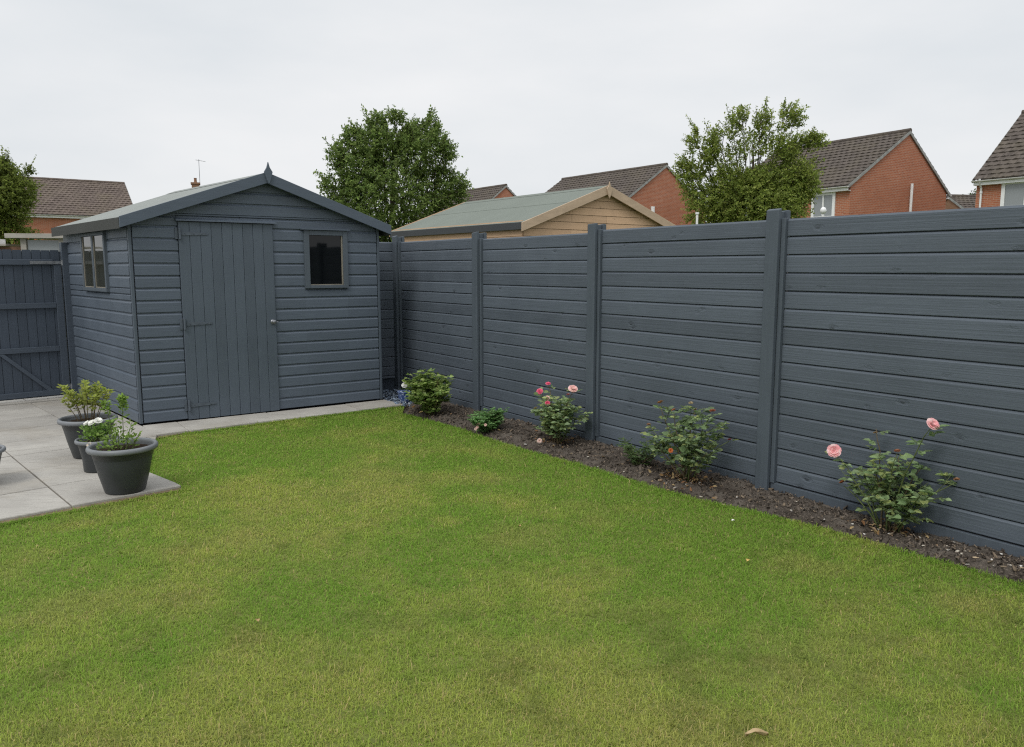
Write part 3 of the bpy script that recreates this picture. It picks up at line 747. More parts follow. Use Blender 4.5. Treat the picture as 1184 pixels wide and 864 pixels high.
def rose_flower(parent, c, r, pal, up=(0, 0, 1), layers=5, name='bloom'):
    """cupped petals in rings round the centre"""
    vs = []; fs = []; cs = []
    upv = Vector(up).normalized(); q = Vector((0, 0, 1)).rotation_difference(upv)
    for L in range(layers):
        k = 4 + L; rr = r * (.28 + .72 * (L + .6) / layers); tilt = .25 + 1.05 * (L / max(1, layers - 1))
        for j in range(k):
            a = 2 * math.pi * (j + .5 * (L % 2) + random.uniform(-.1, .1)) / k
            w = math.pi / k * 1.5
            o = len(vs); col = np.array(pal[random.randrange(len(pal))]) * random.uniform(.88, 1.1)
            for iu in range(3):
                u = iu / 2
                for iv in range(4):
                    v = (iv - 1.5) / 1.5
                    ra = rr * (.15 + .85 * u) * math.sin(min(1.45, tilt + .3 * u)) * (1 - .12 * v * v)
                    zz = rr * 1.05 * u * math.cos(tilt * .92) * (1 - .22 * v * v) - (.18 * rr * u * u if L > 2 else 0)
                    an = a + w * v * (.45 + .55 * u)
                    p = Vector((ra * math.cos(an), ra * math.sin(an), zz - r * .15 + random.uniform(-.02, .02) * r))
                    vs.append(tuple(q @ p + Vector(c))); cs.append(col * (1 if u > .4 else .85))
            for iu in range(2):
                for iv in range(3):
                    b = o + iu * 4 + iv; fs += [b, b + 1, b + 5, b + 4]
    return np_mesh(name, np.array(vs), np.array(fs), np.full(len(fs) // 4, 4), M['petal'], parent=parent, col=np.array(cs), smooth=True)

def bezier(a, b, c, n):
    a, b, c = Vector(a), Vector(b), Vector(c)
    return [a * (1 - t) ** 2 + b * 2 * t * (1 - t) + c * t * t for t in [i / (n - 1) for i in range(n)]]

def rose_bush(loc, label, tips, leafpal, blooms, nleaf=1.0, leaf=.042, heads=(), dead=60, cat='rose bush', spread=1., stemmat='cane', low=.28, crownlow=True, group=None, name='rose_bush', extra=0, extent=None):
    z = bed_z(loc[0], loc[1])
    t = thing(name, label, cat, (loc[0], loc[1], z - .012), R(-54.7), group)     # local x runs along the fence
    ymax = (Vector(loc) - FO).dot(FN) - .045
    tips = [(x, min(y, ymax), h) for x, y, h in tips]; blooms = [(b[0], min(b[1], ymax - .02), b[2], b[3], b[4], (.578 * b[5][0] - .816 * b[5][1], .816 * b[5][0] + .578 * b[5][1], b[5][2])) for b in blooms]; heads = [(b[0], min(b[1], ymax)) + b[2:] for b in heads]
    st = MB(); LP = []; LD = []; LS = []
    def add_leaves(pts, dens, sc=1., start=.25):
        n = max(2, int(dens))
        for i in range(n):
            u = start + (1 - start) * (i + random.random() * .6) / n; k = min(len(pts) - 2, int(u * (len(pts) - 1)))
            p = pts[k].lerp(pts[k + 1], u * (len(pts) - 1) - k)
            d = (pts[k + 1] - pts[k]).normalized()
            a = random.uniform(0, 6.28); side = Vector((math.cos(a), math.sin(a), random.uniform(-.1, .55))).normalized()
            dirv = (side + d * .35).normalized()
            L = random.uniform(.035, .06) * sc; end = p + dirv * L + Vector((0, 0, -.006))
            st.tube([p, end], [.0011, .0008], 3, cap=False)
            # pinnate leaf: terminal leaflet plus pairs
            sidev = dirv.cross(Vector((0, 0, 1))).normalized()
            s0 = leaf * sc * random.uniform(.8, 1.25)
            LP.append(end); LD.append(dirv + Vector((0, 0, -.18))); LS.append(s0 * 1.1)
            for f_, ss in ((.55, 1.), (.95, .95)):
                if random.random() < .9:
                    b = p.lerp(end, f_)
                    for sg in (1, -1): LP.append(b); LD.append(sidev * sg + dirv * .45 + Vector((0, 0, random.uniform(-.25, .1)))); LS.append(s0 * ss)
    for (x, y, zt) in tips:
        base = Vector((random.uniform(-.035, .035) + x * .06, random.uniform(-.03, .03), -.02))
        tip = Vector((x, y, zt)); midp = Vector((x * .42 + random.uniform(-.03, .03), y * .45 + random.uniform(-.03, .03), zt * .62))
        pts = bezier(base, midp, tip, 9)
        pts = [p + Vector((random.uniform(-.006, .006), random.uniform(-.006, .006), 0)) if 0 < i < 8 else p for i, p in enumerate(pts)]
        st.tube(pts, [.0062 - .0040 * i / 8 for i in range(9)], 5, m=1 if random.random() < .5 else 0)
        add_leaves(pts, 13 * nleaf * (.5 + zt), start=low)
        for b in range(random.randint(2, 3)):
            k = random.randint(2, 6); p = pts[k]; a = random.uniform(0, 6.28); l = random.uniform(.10, .2) * spread
            e = p + Vector((math.cos(a) * l * .8, math.sin(a) * l * .8, l * .65))
            q = bezier(p, p.lerp(e, .5) + Vector((0, 0, -.02)), e, 5); st.tube(q, [.0028, .0026, .0022, .0018, .0014], 4, m=0)
            add_leaves(q, 7 * nleaf, start=.3)
    st.build('stems', [M['stem'], M['cane']], t, smooth=True)
    n = len(LP); P = np.array([tuple(p) for p in LP]); D = np.array([tuple(d) for d in LD])
    P[:, 1] = np.where(P[:, 1] > ymax, ymax - .5 * (P[:, 1] - ymax), P[:, 1]); LS = np.array(LS)
    leaf_mesh('foliage', P, D, np.array(LS) * RNG.uniform(.85, 1.15, n), mixcols(n, leafpal, .28), M['rose_leaf'], t, width=.64, fold=.3, droop=.12)
    for (x, y, zt, r, pal, up) in blooms: rose_flower(t, (x, y, zt), r, pal, up)
    for (x, y, zt, r, c) in heads:
        rose_flower(t, (x, y, zt), r * 1.35, [c, tuple(k * .6 for k in c)], (random.uniform(-.4, .4), -.3, 1), 3, 'spent_bloom')
    if dead:
        a = RNG.uniform(0, 2 * np.pi, dead); rr = RNG.gamma(3, .045, dead)
        P = np.stack([np.cos(a) * rr, np.sin(a) * rr * .7, RNG.uniform(.0, .05, dead)], 1)
        for i in range(dead): P[i, 2] = bed_z(loc[0] + FU.x * P[i, 0] - FN.x * P[i, 1], loc[1] + FU.y * P[i, 0] - FN.y * P[i, 1]) - z + .016 + RNG.uniform(0, .035)
        leaf_mesh('dead_leaves', P, rnd_dirs(dead) * np.array([1, 1, .35]), RNG.uniform(.02, .04, dead), mixcols(dead, [(.24, .15, .07), (.17, .09, .045), (.34, .25, .13), (.2, .14, .09)], .3), M['attr'], t, .55, .4, .2)
    return t
PINK = [(.80, .40, .42), (.84, .54, .55), (.85, .66, .65)]; MAG = [(.74, .12, .24), (.78, .20, .30)]; PALE = [(.80, .55, .50), (.82, .62, .56)]; CREAM = [(.78, .62, .56)]
GREY_G = [(.18, .265, .12), (.23, .32, .15), (.28, .37, .19), (.19, .26, .13), (.33, .38, .15)]
BRI_G = [(.16, .25, .06), (.24, .33, .09), (.34, .41, .14), (.12, .19, .05)]

rose_bush((2.21, 4.43), 'open rose bush carrying two large pink blooms on long arching canes', [(-.35, -.03, .43), (.22, .0, .68), (-.13, .05, .60), (.06, -.05, .50), (.36, .02, .39), (.24, -.1, .32), (-.22, .06, .34), (.0, .08, .45), (.14, .1, .42), (-.06, -.08, .40), (-.25, -.06, .24), (.28, .05, .28)],
          GREY_G, [(-.335, -.045, .44, .047, PINK, (-.35, -.85, .45)), (.225, -.005, .695, .042, PINK, (.15, -.8, .65))], nleaf=.50, leaf=.046, low=.38,
          heads=[(-.132, .05, .575, .012, (.22, .15, .07)), (.06, -.05, .515, .016, (.30, .13, .07)), (.362, .02, .405, .014, (.30, .16, .08)), (-.26, -.06, .26, .016, (.38, .14, .05))], dead=70)
rose_bush((1.262, 5.50), 'wide rose bush with faded brown seed heads and one orange bud', [(-.27, 0, .52), (-.11, -.03, .50), (.0, .03, .56), (.05, .02, .52), (.24, -.02, .54), (.35, .03, .36), (-.33, -.04, .36), (.18, .08, .40), (-.18, .08, .40), (.28, -.1, .28), (-.24, -.1, .26), (.1, -.1, .36), (-.04, -.12, .36)],
          GREY_G + [(.12, .17, .09)], [(.005, -.17, .255, .019, [(.62, .20, .07)], (0, -1, .3))], nleaf=.64, leaf=.044, low=.36,
          heads=[(-.27, 0, .545, .022, (.30, .15, .05)), (-.11, -.03, .515, .016, (.36, .14, .06)), (.0, .03, .575, .015, (.42, .34, .2)), (.05, .02, .535, .014, (.28, .17, .06)), (.24, -.02, .56, .018, (.30, .10, .05)), (.355, .03, .372, .012, (.22, .05, .05)), (-.345, -.04, .37, .014, (.28, .16, .1))], dead=170)
rose_bush((.392, 6.76), 'dense rose bush with magenta buds and one pale pink bloom at its top', [(-.19, -.02, .45), (-.15, .03, .51), (-.04, -.05, .42), (.0, -.08, .38), (.235, .0, .52), (.13, .05, .42), (-.24, -.05, .28), (-.1, .08, .34), (.1, -.1, .32), (.27, .05, .26), (-.2, .1, .22), (.2, -.08, .3), (-.1, -.1, .3), (.04, .1, .36)],
          GREY_G, [(-.192, -.04, .46, .034, MAG, (-.2, -.7, .6)), (-.148, .02, .53, .027, MAG, (0, -.4, .9)), (-.04, -.07, .425, .024, PALE, (.1, -.7, .6)), (.0, -.1, .385, .026, MAG, (0, -.8, .4)), (.235, -.01, .535, .047, PINK + PALE, (.1, -.6, .8)), (-.02, -.17, .055, .025, CREAM, (0, -1, .2))],
          nleaf=.9, leaf=.042, low=.25, heads=[(-.24, -.05, .30, .018, (.42, .34, .12)), (.1, .05, .46, .014, (.34, .12, .1))], dead=60)
rose_bush((-.86, 8.17), 'rounded leafy green shrub without flowers beside the corner fence post', [(-.05, 0, .44), (.05, .04, .42), (.16, 0, .41), (-.17, 0, .36), (-.26, .05, .28), (.28, .0, .36), (.34, -.03, .28), (-.28, -.06, .18), (.2, -.12, .24), (-.1, -.14, .28), (.02, -.14, .32), (.26, .08, .28), (-.15, .1, .36), (.05, .12, .38), (-.02, -.05, .38), (.1, -.08, .36), (-.2, -.1, .28), (.14, -.16, .18), (-.12, -.18, .18)],
          BRI_G, [], nleaf=1.5, leaf=.044, heads=[(.02, -.22, .10, .02, (.5, .3, .12)), (.14, -.2, .06, .018, (.4, .3, .14))], dead=30, cat='shrub', name='leafy_shrub', low=.12)
rose_bush((-.25, 7.32), 'low mounded bush with small faded pink flowers at its front', [(-.13, 0, .13), (-.05, .05, .18), (.05, 0, .2), (.12, .02, .17), (.15, -.06, .12), (-.1, -.08, .11), (0, -.1, .13), (.08, -.1, .13), (-.15, .05, .12), (.02, .1, .18), (.1, .08, .18)],
          [(.09, .20, .06), (.13, .26, .08), (.18, .31, .11)], [(.02, -.10, .10, .018, PALE + [(.55, .35, .3)], (0, -1, .4)), (.05, -.11, .115, .016, PALE, (.3, -1, .4)), (.01, -.12, .055, .017, CREAM, (0, -1, .5)), (.13, -.09, .11, .015, PALE, (0, -1, .3)), (.03, -.115, .075, .016, PALE, (-.3, -1, .4))], nleaf=2.6, leaf=.026, heads=(), dead=10, cat='bush', name='low_bush', low=.1)
rose_bush((1.005, 5.93), 'small dark green tuft growing left of the seed head rose', [(-.07, 0, .09), (0, .03, .12), (.06, 0, .1), (.03, -.05, .08), (-.04, -.05, .08), (.08, .05, .08)], [(.08, .13, .05), (.11, .17, .06)], [], nleaf=1.3, leaf=.022, heads=(), dead=8, cat='plant', name='small_plant', low=.05)

# pale stone chips on the bed
ch = MB(); pts = []
def stone_mesh():
    mb = MB(); n = 7; r0 = [random.uniform(.75, 1.15) for _ in range(n)]
    ring = lambda s, z: [(s * r0[k] * math.cos(6.283 * k / n), s * .62 * r0[k] * math.sin(6.283 * k / n), z) for k in range(n)]
    mb.add(ring(.85, -.2) + ring(1, .08) + ring(.62, .3), [tuple(range(n - 1, -1, -1)), tuple(range(2 * n, 3 * n))] + [(i, (i + 1) % n, n + (i + 1) % n, n + i) for i in range(n)] + [(n + i, n + (i + 1) % n, 2 * n + (i + 1) % n, 2 * n + i) for i in range(n)])
    return mb
protos = []; CHIPM = [M['chip'], simple('tan_chip', (.42, .33, .22), .85, .1, noise=.3, nscale=40), simple('white_chip', (.62, .60, .56), .8, .2, noise=.15, nscale=40), simple('grey_chip', (.34, .32, .29), .85, .1, noise=.3, nscale=40)]
spots = [(2.30, 4.18, .026), (2.12, 4.42, .017), (2.04, 4.50, .018), (1.92, 4.62, .020), (2.42, 4.02, .022), (2.46, 3.96, .024), (2.52, 3.92, .020), (2.38, 4.08, .017), (2.58, 3.86, .022), (2.34, 4.3, .018), (2.66, 3.78, .022), (1.78, 4.8, .016), (1.86, 4.94, .014), (2.22, 4.36, .016), (2.62, 4.0, .016), (2.48, 4.2, .018), (2.72, 3.92, .015), (1.30, 5.20, .018), (1.10, 5.58, .024), (1.20, 5.46, .028), (1.16, 5.38, .022), (.86, 5.82, .026), (1.42, 5.06, .017), (1.52, 5.10, .014), (1.34, 5.40, .02), (.62, 6.2, .02), (.5, 6.36, .022), (.12, 6.72, .03), (.05, 6.75, .03), (-.38, 7.36, .022), (.30, 6.52, .018), (.68, 6.02, .016), (1.95, 4.74, .013), (2.16, 4.56, .013), (1.6, 4.9, .014), (2.02, 4.36, .018), (1.74, 4.7, .02)]
for q_ in range(34):
    e_ = random.choice([(2.2, 4.35), (2.45, 4.0), (1.2, 5.4), (2.6, 3.85), (1.8, 4.8)]); spots.append((e_[0] + random.gauss(0, .10), e_[1] + random.gauss(0, .12), random.uniform(.010, .017)))
spots = [q_ for q_ in spots if (Vector(q_[:2]) - FO).dot(FN) > .06]
for i, (x, y, r) in enumerate(spots):
    if i < 4: o = stone_mesh().build('stone_chip', CHIPM[i]); protos.append(o)
    else: o = protos[i % 4].copy(); COL.objects.link(o)
    o.location = (x, y, bed_z(x, y) + .006 + r * .1); r *= random.uniform(.55, 1.0); o.scale = (r, r * random.uniform(.6, 1.1), r * .7); o.rotation_euler = (random.uniform(-.25, .25), random.uniform(-.25, .25), random.uniform(0, 6.28))
    tag(o, 'small pale stone chip lying on the bark mulch by the roses', 'stone', 'pale stone chips on the flower bed')

# things dropped on the lawn
def lawn_leaf(name, loc, size, col, label, cat, curl=.5, rz=0., wd=1.):
    mb = []; n = 9; V = []; Cn = []
    for i in range(n):
        u = i / (n - 1); w = wd * size * .33 * math.sin(math.pi * min(1, u * .93 + .04)) ** .8
        for k in (-1, -.5, 0, .5, 1):
            V.append(((u - .5) * size, k * w * (1 + .18 * math.sin(i * 2.1 + k)), size * (curl * .35 * (k * k) * .6 + .12 * math.sin(u * 5) + .05 * math.sin(7 * u + 3 * k)))); Cn.append(np.array(col) * random.uniform(.8, 1.15))
    F = []
    for i in range(n - 1):
        for k in range(4): F += [i * 5 + k, (i + 1) * 5 + k, (i + 1) * 5 + k + 1, i * 5 + k + 1]
    o = np_mesh(name, np.array(V), np.array(F), np.full(len(F) // 4, 4), M['attr'], col=np.array(Cn), smooth=True); o.location = loc; o.rotation_euler = (.1, -.1, rz)
    tag(o, label, cat)
lawn_leaf('fallen_leaf', (.815, 2.405, .012), .080, (.44, .34, .20), 'dry tan curled leaf lying on the lawn at the very front', 'leaf', .7, .12, .36)
lawn_leaf('fallen_petal', (1.25, 3.955, .014), .030, (.62, .45, .16), 'small yellowish petal lying alone on the open right half of the lawn', 'petal', .9, 1.0)
lawn_leaf('fallen_petal', (1.36, 4.62, .014), .024, (.78, .76, .72), 'small white petal lying on the lawn just beside the soil edge', 'petal', .4, .4)
lawn_leaf('fallen_leaf', (.045, 4.52, .014), .022, (.40, .22, .13), 'tiny reddish brown leaf lying in the middle of the lawn', 'leaf', .5, 2.)
lawn_leaf('fallen_leaf', (-1.12, 3.25, .014), .03, (.35, .25, .12), 'small dull brown leaf half sunk in the front left lawn', 'leaf', .5, 2.)

# ------------------------------------------------------------------ pots
def pot(loc, r, h, label, rb=.56, group='dark grey plastic plant pots on the patio', name='plant_pot'):
    t = thing(name, label, 'plant pot', (loc[0], loc[1], .014), random.uniform(0, 6), group)
    mb = MB()
    mb.lathe([(0, .004), (r * rb * .94, .004), (r * rb, .0), (r * rb * 1.04, .012), (r * .72, h * .40), (r * .825, h * .74), (r * .822, h * .752), (r * .838, h * .765), (r * .885, h * .90), (r * .905, h * .915), (r * .86, h * .915), (r * .72, h * .62), (0, h * .58)], n=56)
    mb.build('pot_body', M['pot'], t, smooth=True)
    mb = MB(); hh = r * .06
    mb.lathe([(r * .908, h * .885), (r * .98, h * .895), (r * 1.0, h * .925), (r * .995, h * .965), (r * .965, h * .995), (r * .92, h), (r * .885, h * .985), (r * .872, h * .94), (r * .870, h * .90)], n=56)
    mb.build('pot_rim', M['pot_rim'], t, smooth=True)
    mb = MB(); nr, na = 6, 24; vs = [(0, 0, h * .88)]; 
    for i in range(1, nr + 1):
        for k in range(na): vs.append((r * .868 * i / nr * math.cos(6.2832 * k / na), r * .868 * i / nr * math.sin(6.2832 * k / na), h * (.87 + random.uniform(-.03, .03) * (i < nr))))
    fs = [(0, 1 + k, 1 + (k + 1) % na) for k in range(na)]
    for i in range(nr - 1):
        for k in range(na): a = 1 + i * na; fs.append((a + k, a + na + k, a + na + (k + 1) % na, a + (k + 1) % na))
    mb.add(vs, fs); mb.build('compost', M['compost'], t)
    return t
def upright_plant(loc, z, shoots, label, pal, leaf, dens, cat='plant', blooms=(), stemcol='stem', name='potted_plant', tipbright=None, extra=(), woody=False):
    t = thing(name, label, cat, (loc[0], loc[1], z))
    st = MB(); P = []; Dd = []; S = []; U = []
    for (x, y, h, bx, by) in shoots:
        pts = bezier((bx, by, -.01), (bx + (x - bx) * .35 + random.uniform(-.015, .015), by + (y - by) * .35, h * .6), (x, y, h), 8)
        st.tube(pts, [.0038 - .0026 * i / 7 for i in range(8)], 5, m=1 if woody else 0)
        n = int(dens * h / .2)
        for i in range(n):
            u = (.22 if not woody else .38) + .78 * random.random() ** .8 * (1 if not woody else .8); u = min(u, 1); k = min(6, int(u * 7)); p = pts[k].lerp(pts[k + 1], u * 7 - k)
            a = random.uniform(0, 6.28); d = Vector((math.cos(a), math.sin(a), random.uniform(.2, 1.1))).normalized()
            off = random.random() * .035 * (1.2 - u * .5); P.append(p + d * off); Dd.append(d); S.append(leaf * random.uniform(.7, 1.25)); U.append(u)
    st.build('stems', [M['stem'], M['cane']], t, smooth=True)
    for (x, y, z0, r, cnt) in extra:
        for i in range(cnt):
            d = Vector((random.gauss(0, 1), random.gauss(0, 1), random.gauss(.2, .7))).normalized(); P.append(Vector((x, y, z0)) + d * r * random.random() ** .5); Dd.append(d + Vector((0, 0, .4))); S.append(leaf * random.uniform(.7, 1.2)); U.append(.2)
    n = len(P); c = mixcols(n, pal, .25)
    if tipbright is not None: c = c + np.array(tipbright)[None] * (np.array(U)[:, None] ** 3)
    leaf_mesh('foliage', np.array([tuple(p) for p in P]), np.array([tuple(d) for d in Dd]), np.array(S), c, M['leaf'], t, .6, .3, .05)
    for (x, y, zz, r, pal_, up) in blooms: rose_flower(t, (x, y, zz), r, pal_, up, 4)
    return t
WHITE = [(.80, .80, .77), (.76, .76, .72)]
pF = (-2.695, 5.27); pB = (-3.48, 6.28); pM = (-3.165, 5.82)
pot(pF, .226, .33, 'large dark grey pot at the patio corner nearest the lawn, holding green spires')
pot(pB, .222, .325, 'dark grey pot nearest the shed wall, holding a yellowish woody shrub')
pot(pM, .155, .25, 'smaller dark grey pot half hidden between the two larger pots', rb=.66)
upright_plant(pF, .30, [(.02, 0, .36, .01, 0), (-.11, .02, .33, -.06, 0), (-.05, .03, .19, -.04, .02), (.05, -.03, .12, .03, -.02), (.12, 0, .11, .06, 0), (-.14, -.04, .10, -.08, -.02), (-.04, -.09, .11, -.03, -.05), (.05, .06, .19, .02, .03), (.09, .05, .10, .05, .02), (-.09, .06, .13, -.06, .03)],
              'green spire plant with upright shoots growing in the front patio pot', [(.17, .27, .05), (.23, .34, .08), (.12, .19, .04)], .028, 22, tipbright=(.05, .06, .01), extra=[(-.03, -.02, .03, .13, 150), (.02, 0, .33, .020, 40), (.02, 0, .36, .018, 40), (.02, 0, .29, .018, 24), (-.108, .02, .32, .014, 26), (-.11, .02, .28, .014, 16)])
upright_plant(pB, .295, [(-.20, 0, .30, -.05, 0), (-.17, .05, .24, -.05, .02), (-.12, -.05, .26, -.03, -.02), (-.06, .05, .24, -.02, .02), (.0, 0, .33, 0, 0), (.03, -.05, .30, .01, -.02), (.07, .06, .30, .02, .03), (.12, 0, .28, .05, 0), (.19, -.02, .27, .06, 0), (.16, .06, .24, .05, .03), (.1, -.08, .22, .04, -.04), (-.1, .08, .2, -.04, .04), (-.15, -.08, .2, -.05, -.03), (.04, .1, .27, .02, .04)],
              'yellow green woody shrub with brown lower stems in the pot nearest the shed', [(.26, .29, .07), (.32, .33, .10), (.20, .24, .06), (.28, .31, .09)], .034, 40, cat='shrub', name='potted_shrub', tipbright=(.04, .06, .0), woody=True)
upright_plant(pM, .225, [(-.07, 0, .10, -.03, 0), (.0, .02, .12, 0, 0), (.06, 0, .14, .02, 0), (.03, -.06, .1, .01, -.02), (-.05, -.06, .08, -.02, -.02), (.1, .04, .16, .04, .02)],
              'low leafy plant with white flowers growing in the smaller middle pot', [(.15, .26, .05), (.21, .33, .08), (.12, .2, .05)], .032, 60, cat='flowering plant', name='flowering_plant', extra=[(-.02, 0, .05, .11, 160)],
              blooms=[(-.0, -.06, .17, .034, WHITE, (-.3, -.5, .9)), (.045, -.05, .185, .034, WHITE, (.3, -.5, .9)), (-.045, -.05, .165, .03, WHITE, (-.5, -.4, .9)), (.17, -.05, .10, .032, WHITE, (.3, -.8, .6)), (.02, -.15, .02, .026, [(.78, .7, .6)], (0, -1, .5)), (.24, -.04, .06, .024, WHITE, (0, -.8, .6))])
pot((-3.815, 5.40), .19, .26, 'dark pot mostly cut off by the left picture edge on the pale patio')

# little blue patterned pot with a white flower in the far corner
bpm = NT('blue_glazed'); f = bpm.noise(bpm.coords('Object'), 38, 4, .6); bpm.base(bpm.ramp(f, [(.42, (.03, .06, .19)), (.55, (.10, .16, .32)), (.62, (.55, .6, .66))])); bpm.set(.25, .5)
BP = thing('glazed_pot', 'small blue and white mottled glazed pot in the corner by the fence', 'plant pot', (-1.245, 8.93, .0))
mb = MB(); mb.lathe([(0, 0), (.055, 0), (.06, .006), (.078, .07), (.082, .12), (.09, .128), (.088, .136), (.076, .134), (.07, .10), (0, .1)], n=32); mb.build('pot_body', bpm.m, BP, smooth=True)
upright_plant((-1.245, 8.93), .105, [(.0, 0, .085, 0, 0), (.03, .02, .05, .01, 0), (-.03, 0, .05, -.01, 0)], 'single white flower growing in the blue glazed corner pot', [(.07, .12, .03), (.1, .16, .05)], .024, 30, cat='flower', name='white_flower', blooms=[(.0, -.01, .10, .042, WHITE, (0, -.7, .7))])

# ------------------------------------------------------------------ neighbour's timber shed
NSH = thing('timber_shed', 'natural timber shed with green felt roof behind the grey fence', 'shed', (.17, 12.2, 0), R(35))
NK = (math.cos(R(92.5)), math.sin(R(92.5)))
def TN(s, t, z): return (s + t * NK[0], t * NK[1], z)
nw, nd, nez, nsl, nax = 3.3, 4.0, 2.215, .375, 1.65
mb = MB(); b = 0.
while b < 2.86:
    hi = b + .118
    if b >= nez - .02:
        o0 = max(0, (b - nez) / nsl + .0)
    else: o0 = 0
    o1 = max(0, (hi - nez) / nsl)
    e0, e1 = o0, nw - o0; g0, g1 = min(o1, nax - .01), max(nw - o1, nax + .01)
    cuts = [0] + sorted([random.uniform(.3, nw - .3) for _ in range(2)]) + [nw]
    for c0, c1 in zip(cuts[:-1], cuts[1:]):
        a0, a1 = max(c0 + .002, e0), min(c1 - .002, e1); h0, h1 = max(c0 + .002, g0), min(c1 - .002, g1)
        if a1 - a0 < .03: continue
        if h1 <= h0: h0 = h1 = max(min((h0 + h1) / 2, a1), a0)
        h0 = max(h0, a0); h1 = min(h1, a1)
        if h1 < h0: h0 = h1
        mb.hexa([TN(a0, -.020, b + .004), TN(a1, -.020, b + .004), TN(a1, .0, b + .004), TN(a0, .0, b + .004), TN(h0, -.014, hi), TN(h1, -.014, hi), TN(h1, 0, hi), TN(h0, 0, hi)])
    b += .12
mb.build('front_wall', M['cedar'], NSH)
mb = MB(); b = 0
while b < nez - .02:
    mb.hexa([TN(-.02, 0, b + .004), TN(0, 0, b + .004), TN(0, nd, b + .004), TN(-.02, nd, b + .004), TN(-.014, 0, b + .119), TN(0, 0, b + .119), TN(0, nd, b + .119), TN(-.014, nd, b + .119)]); b += .12
mb.build('side_wall', M['cedar'], NSH)
mb = MB(); mb.box(nw, nw + .02, 0, nd, 0, nez, T=TN); mb.build('side_wall', M['cedar'], NSH)
mb = MB(); mb.add([TN(0, nd, 0), TN(nw, nd, 0), TN(nw, nd, nez), TN(nax, nd, nez + nsl * nax), TN(0, nd, nez)], [(0, 1, 2, 3, 4)]); mb.build('back_wall', M['cedar'], NSH)
rf, re = MB(), MB(); roof_pair(rf, re, TN, nax, nez, nsl, nw, .07, -.085, nd + .09, drop=.105)
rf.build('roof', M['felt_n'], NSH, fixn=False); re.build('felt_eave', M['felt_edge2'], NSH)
for sd in (-1, 1):
    barge(TN, nax, nez, nsl, .10, -.112, .024, .135, M['cedar_trim'], NSH, sd, up=.062)
    barge(TN, nax, nez, nsl, .08, nd + .09, .02, .10, M['cedar'], NSH, sd, up=.066)
finial(TN, nax, 2.68, 2.95, -.134, M['cedar_trim'], NSH, w=.055)

# ------------------------------------------------------------------ houses
def tile_slope(mb, T, x_e, z_e, x_r, z_r, y0, y1, tw=.30, course=.31, amp=.026, tapered=None):
    """interlocking tiles as real stepped, rolled courses; x,z run from eave to ridge, y along the eave"""
    L = math.hypot(x_r - x_e, z_r - z_e); n = max(3, round(L / course)); dx, dz = (x_r - x_e) / n, (z_r - z_e) / n
    nx, nz = -dz / math.hypot(dx, dz), dx / math.hypot(dx, dz)
    if nz < 0: nx, nz = -nx, -nz
    ny = max(2, int((y1 - y0) / tw)) * 6; ys = np.linspace(y0, y1, ny + 1)
    for c in range(n):
        vs = []; ph = (c % 2) * .5
        jit = random.uniform(-.006, .006)
        for (f_, lift) in ((-.05, .0), (-.05, .045), (1.0, .008)):
            for k, yy in enumerate(ys):
                u = ((yy - y0) / tw + ph) % 1.0
                roll = amp * (1.0 if u < .34 else .0) * math.sin(min(u, .34) / .34 * math.pi) if lift > 0 else 0
                h = lift + roll + (jit if lift > .01 else 0)
                vs.append(T(x_e + dx * (c + f_) + nx * h, yy, z_e + dz * (c + f_) + nz * h))
        m = len(ys); fs = []
        for r_ in range(2):
            for k in range(m - 1): fs.append((r_ * m + k, r_ * m + k + 1, (r_ + 1) * m + k + 1, (r_ + 1) * m + k))
        mb.add(vs, fs)

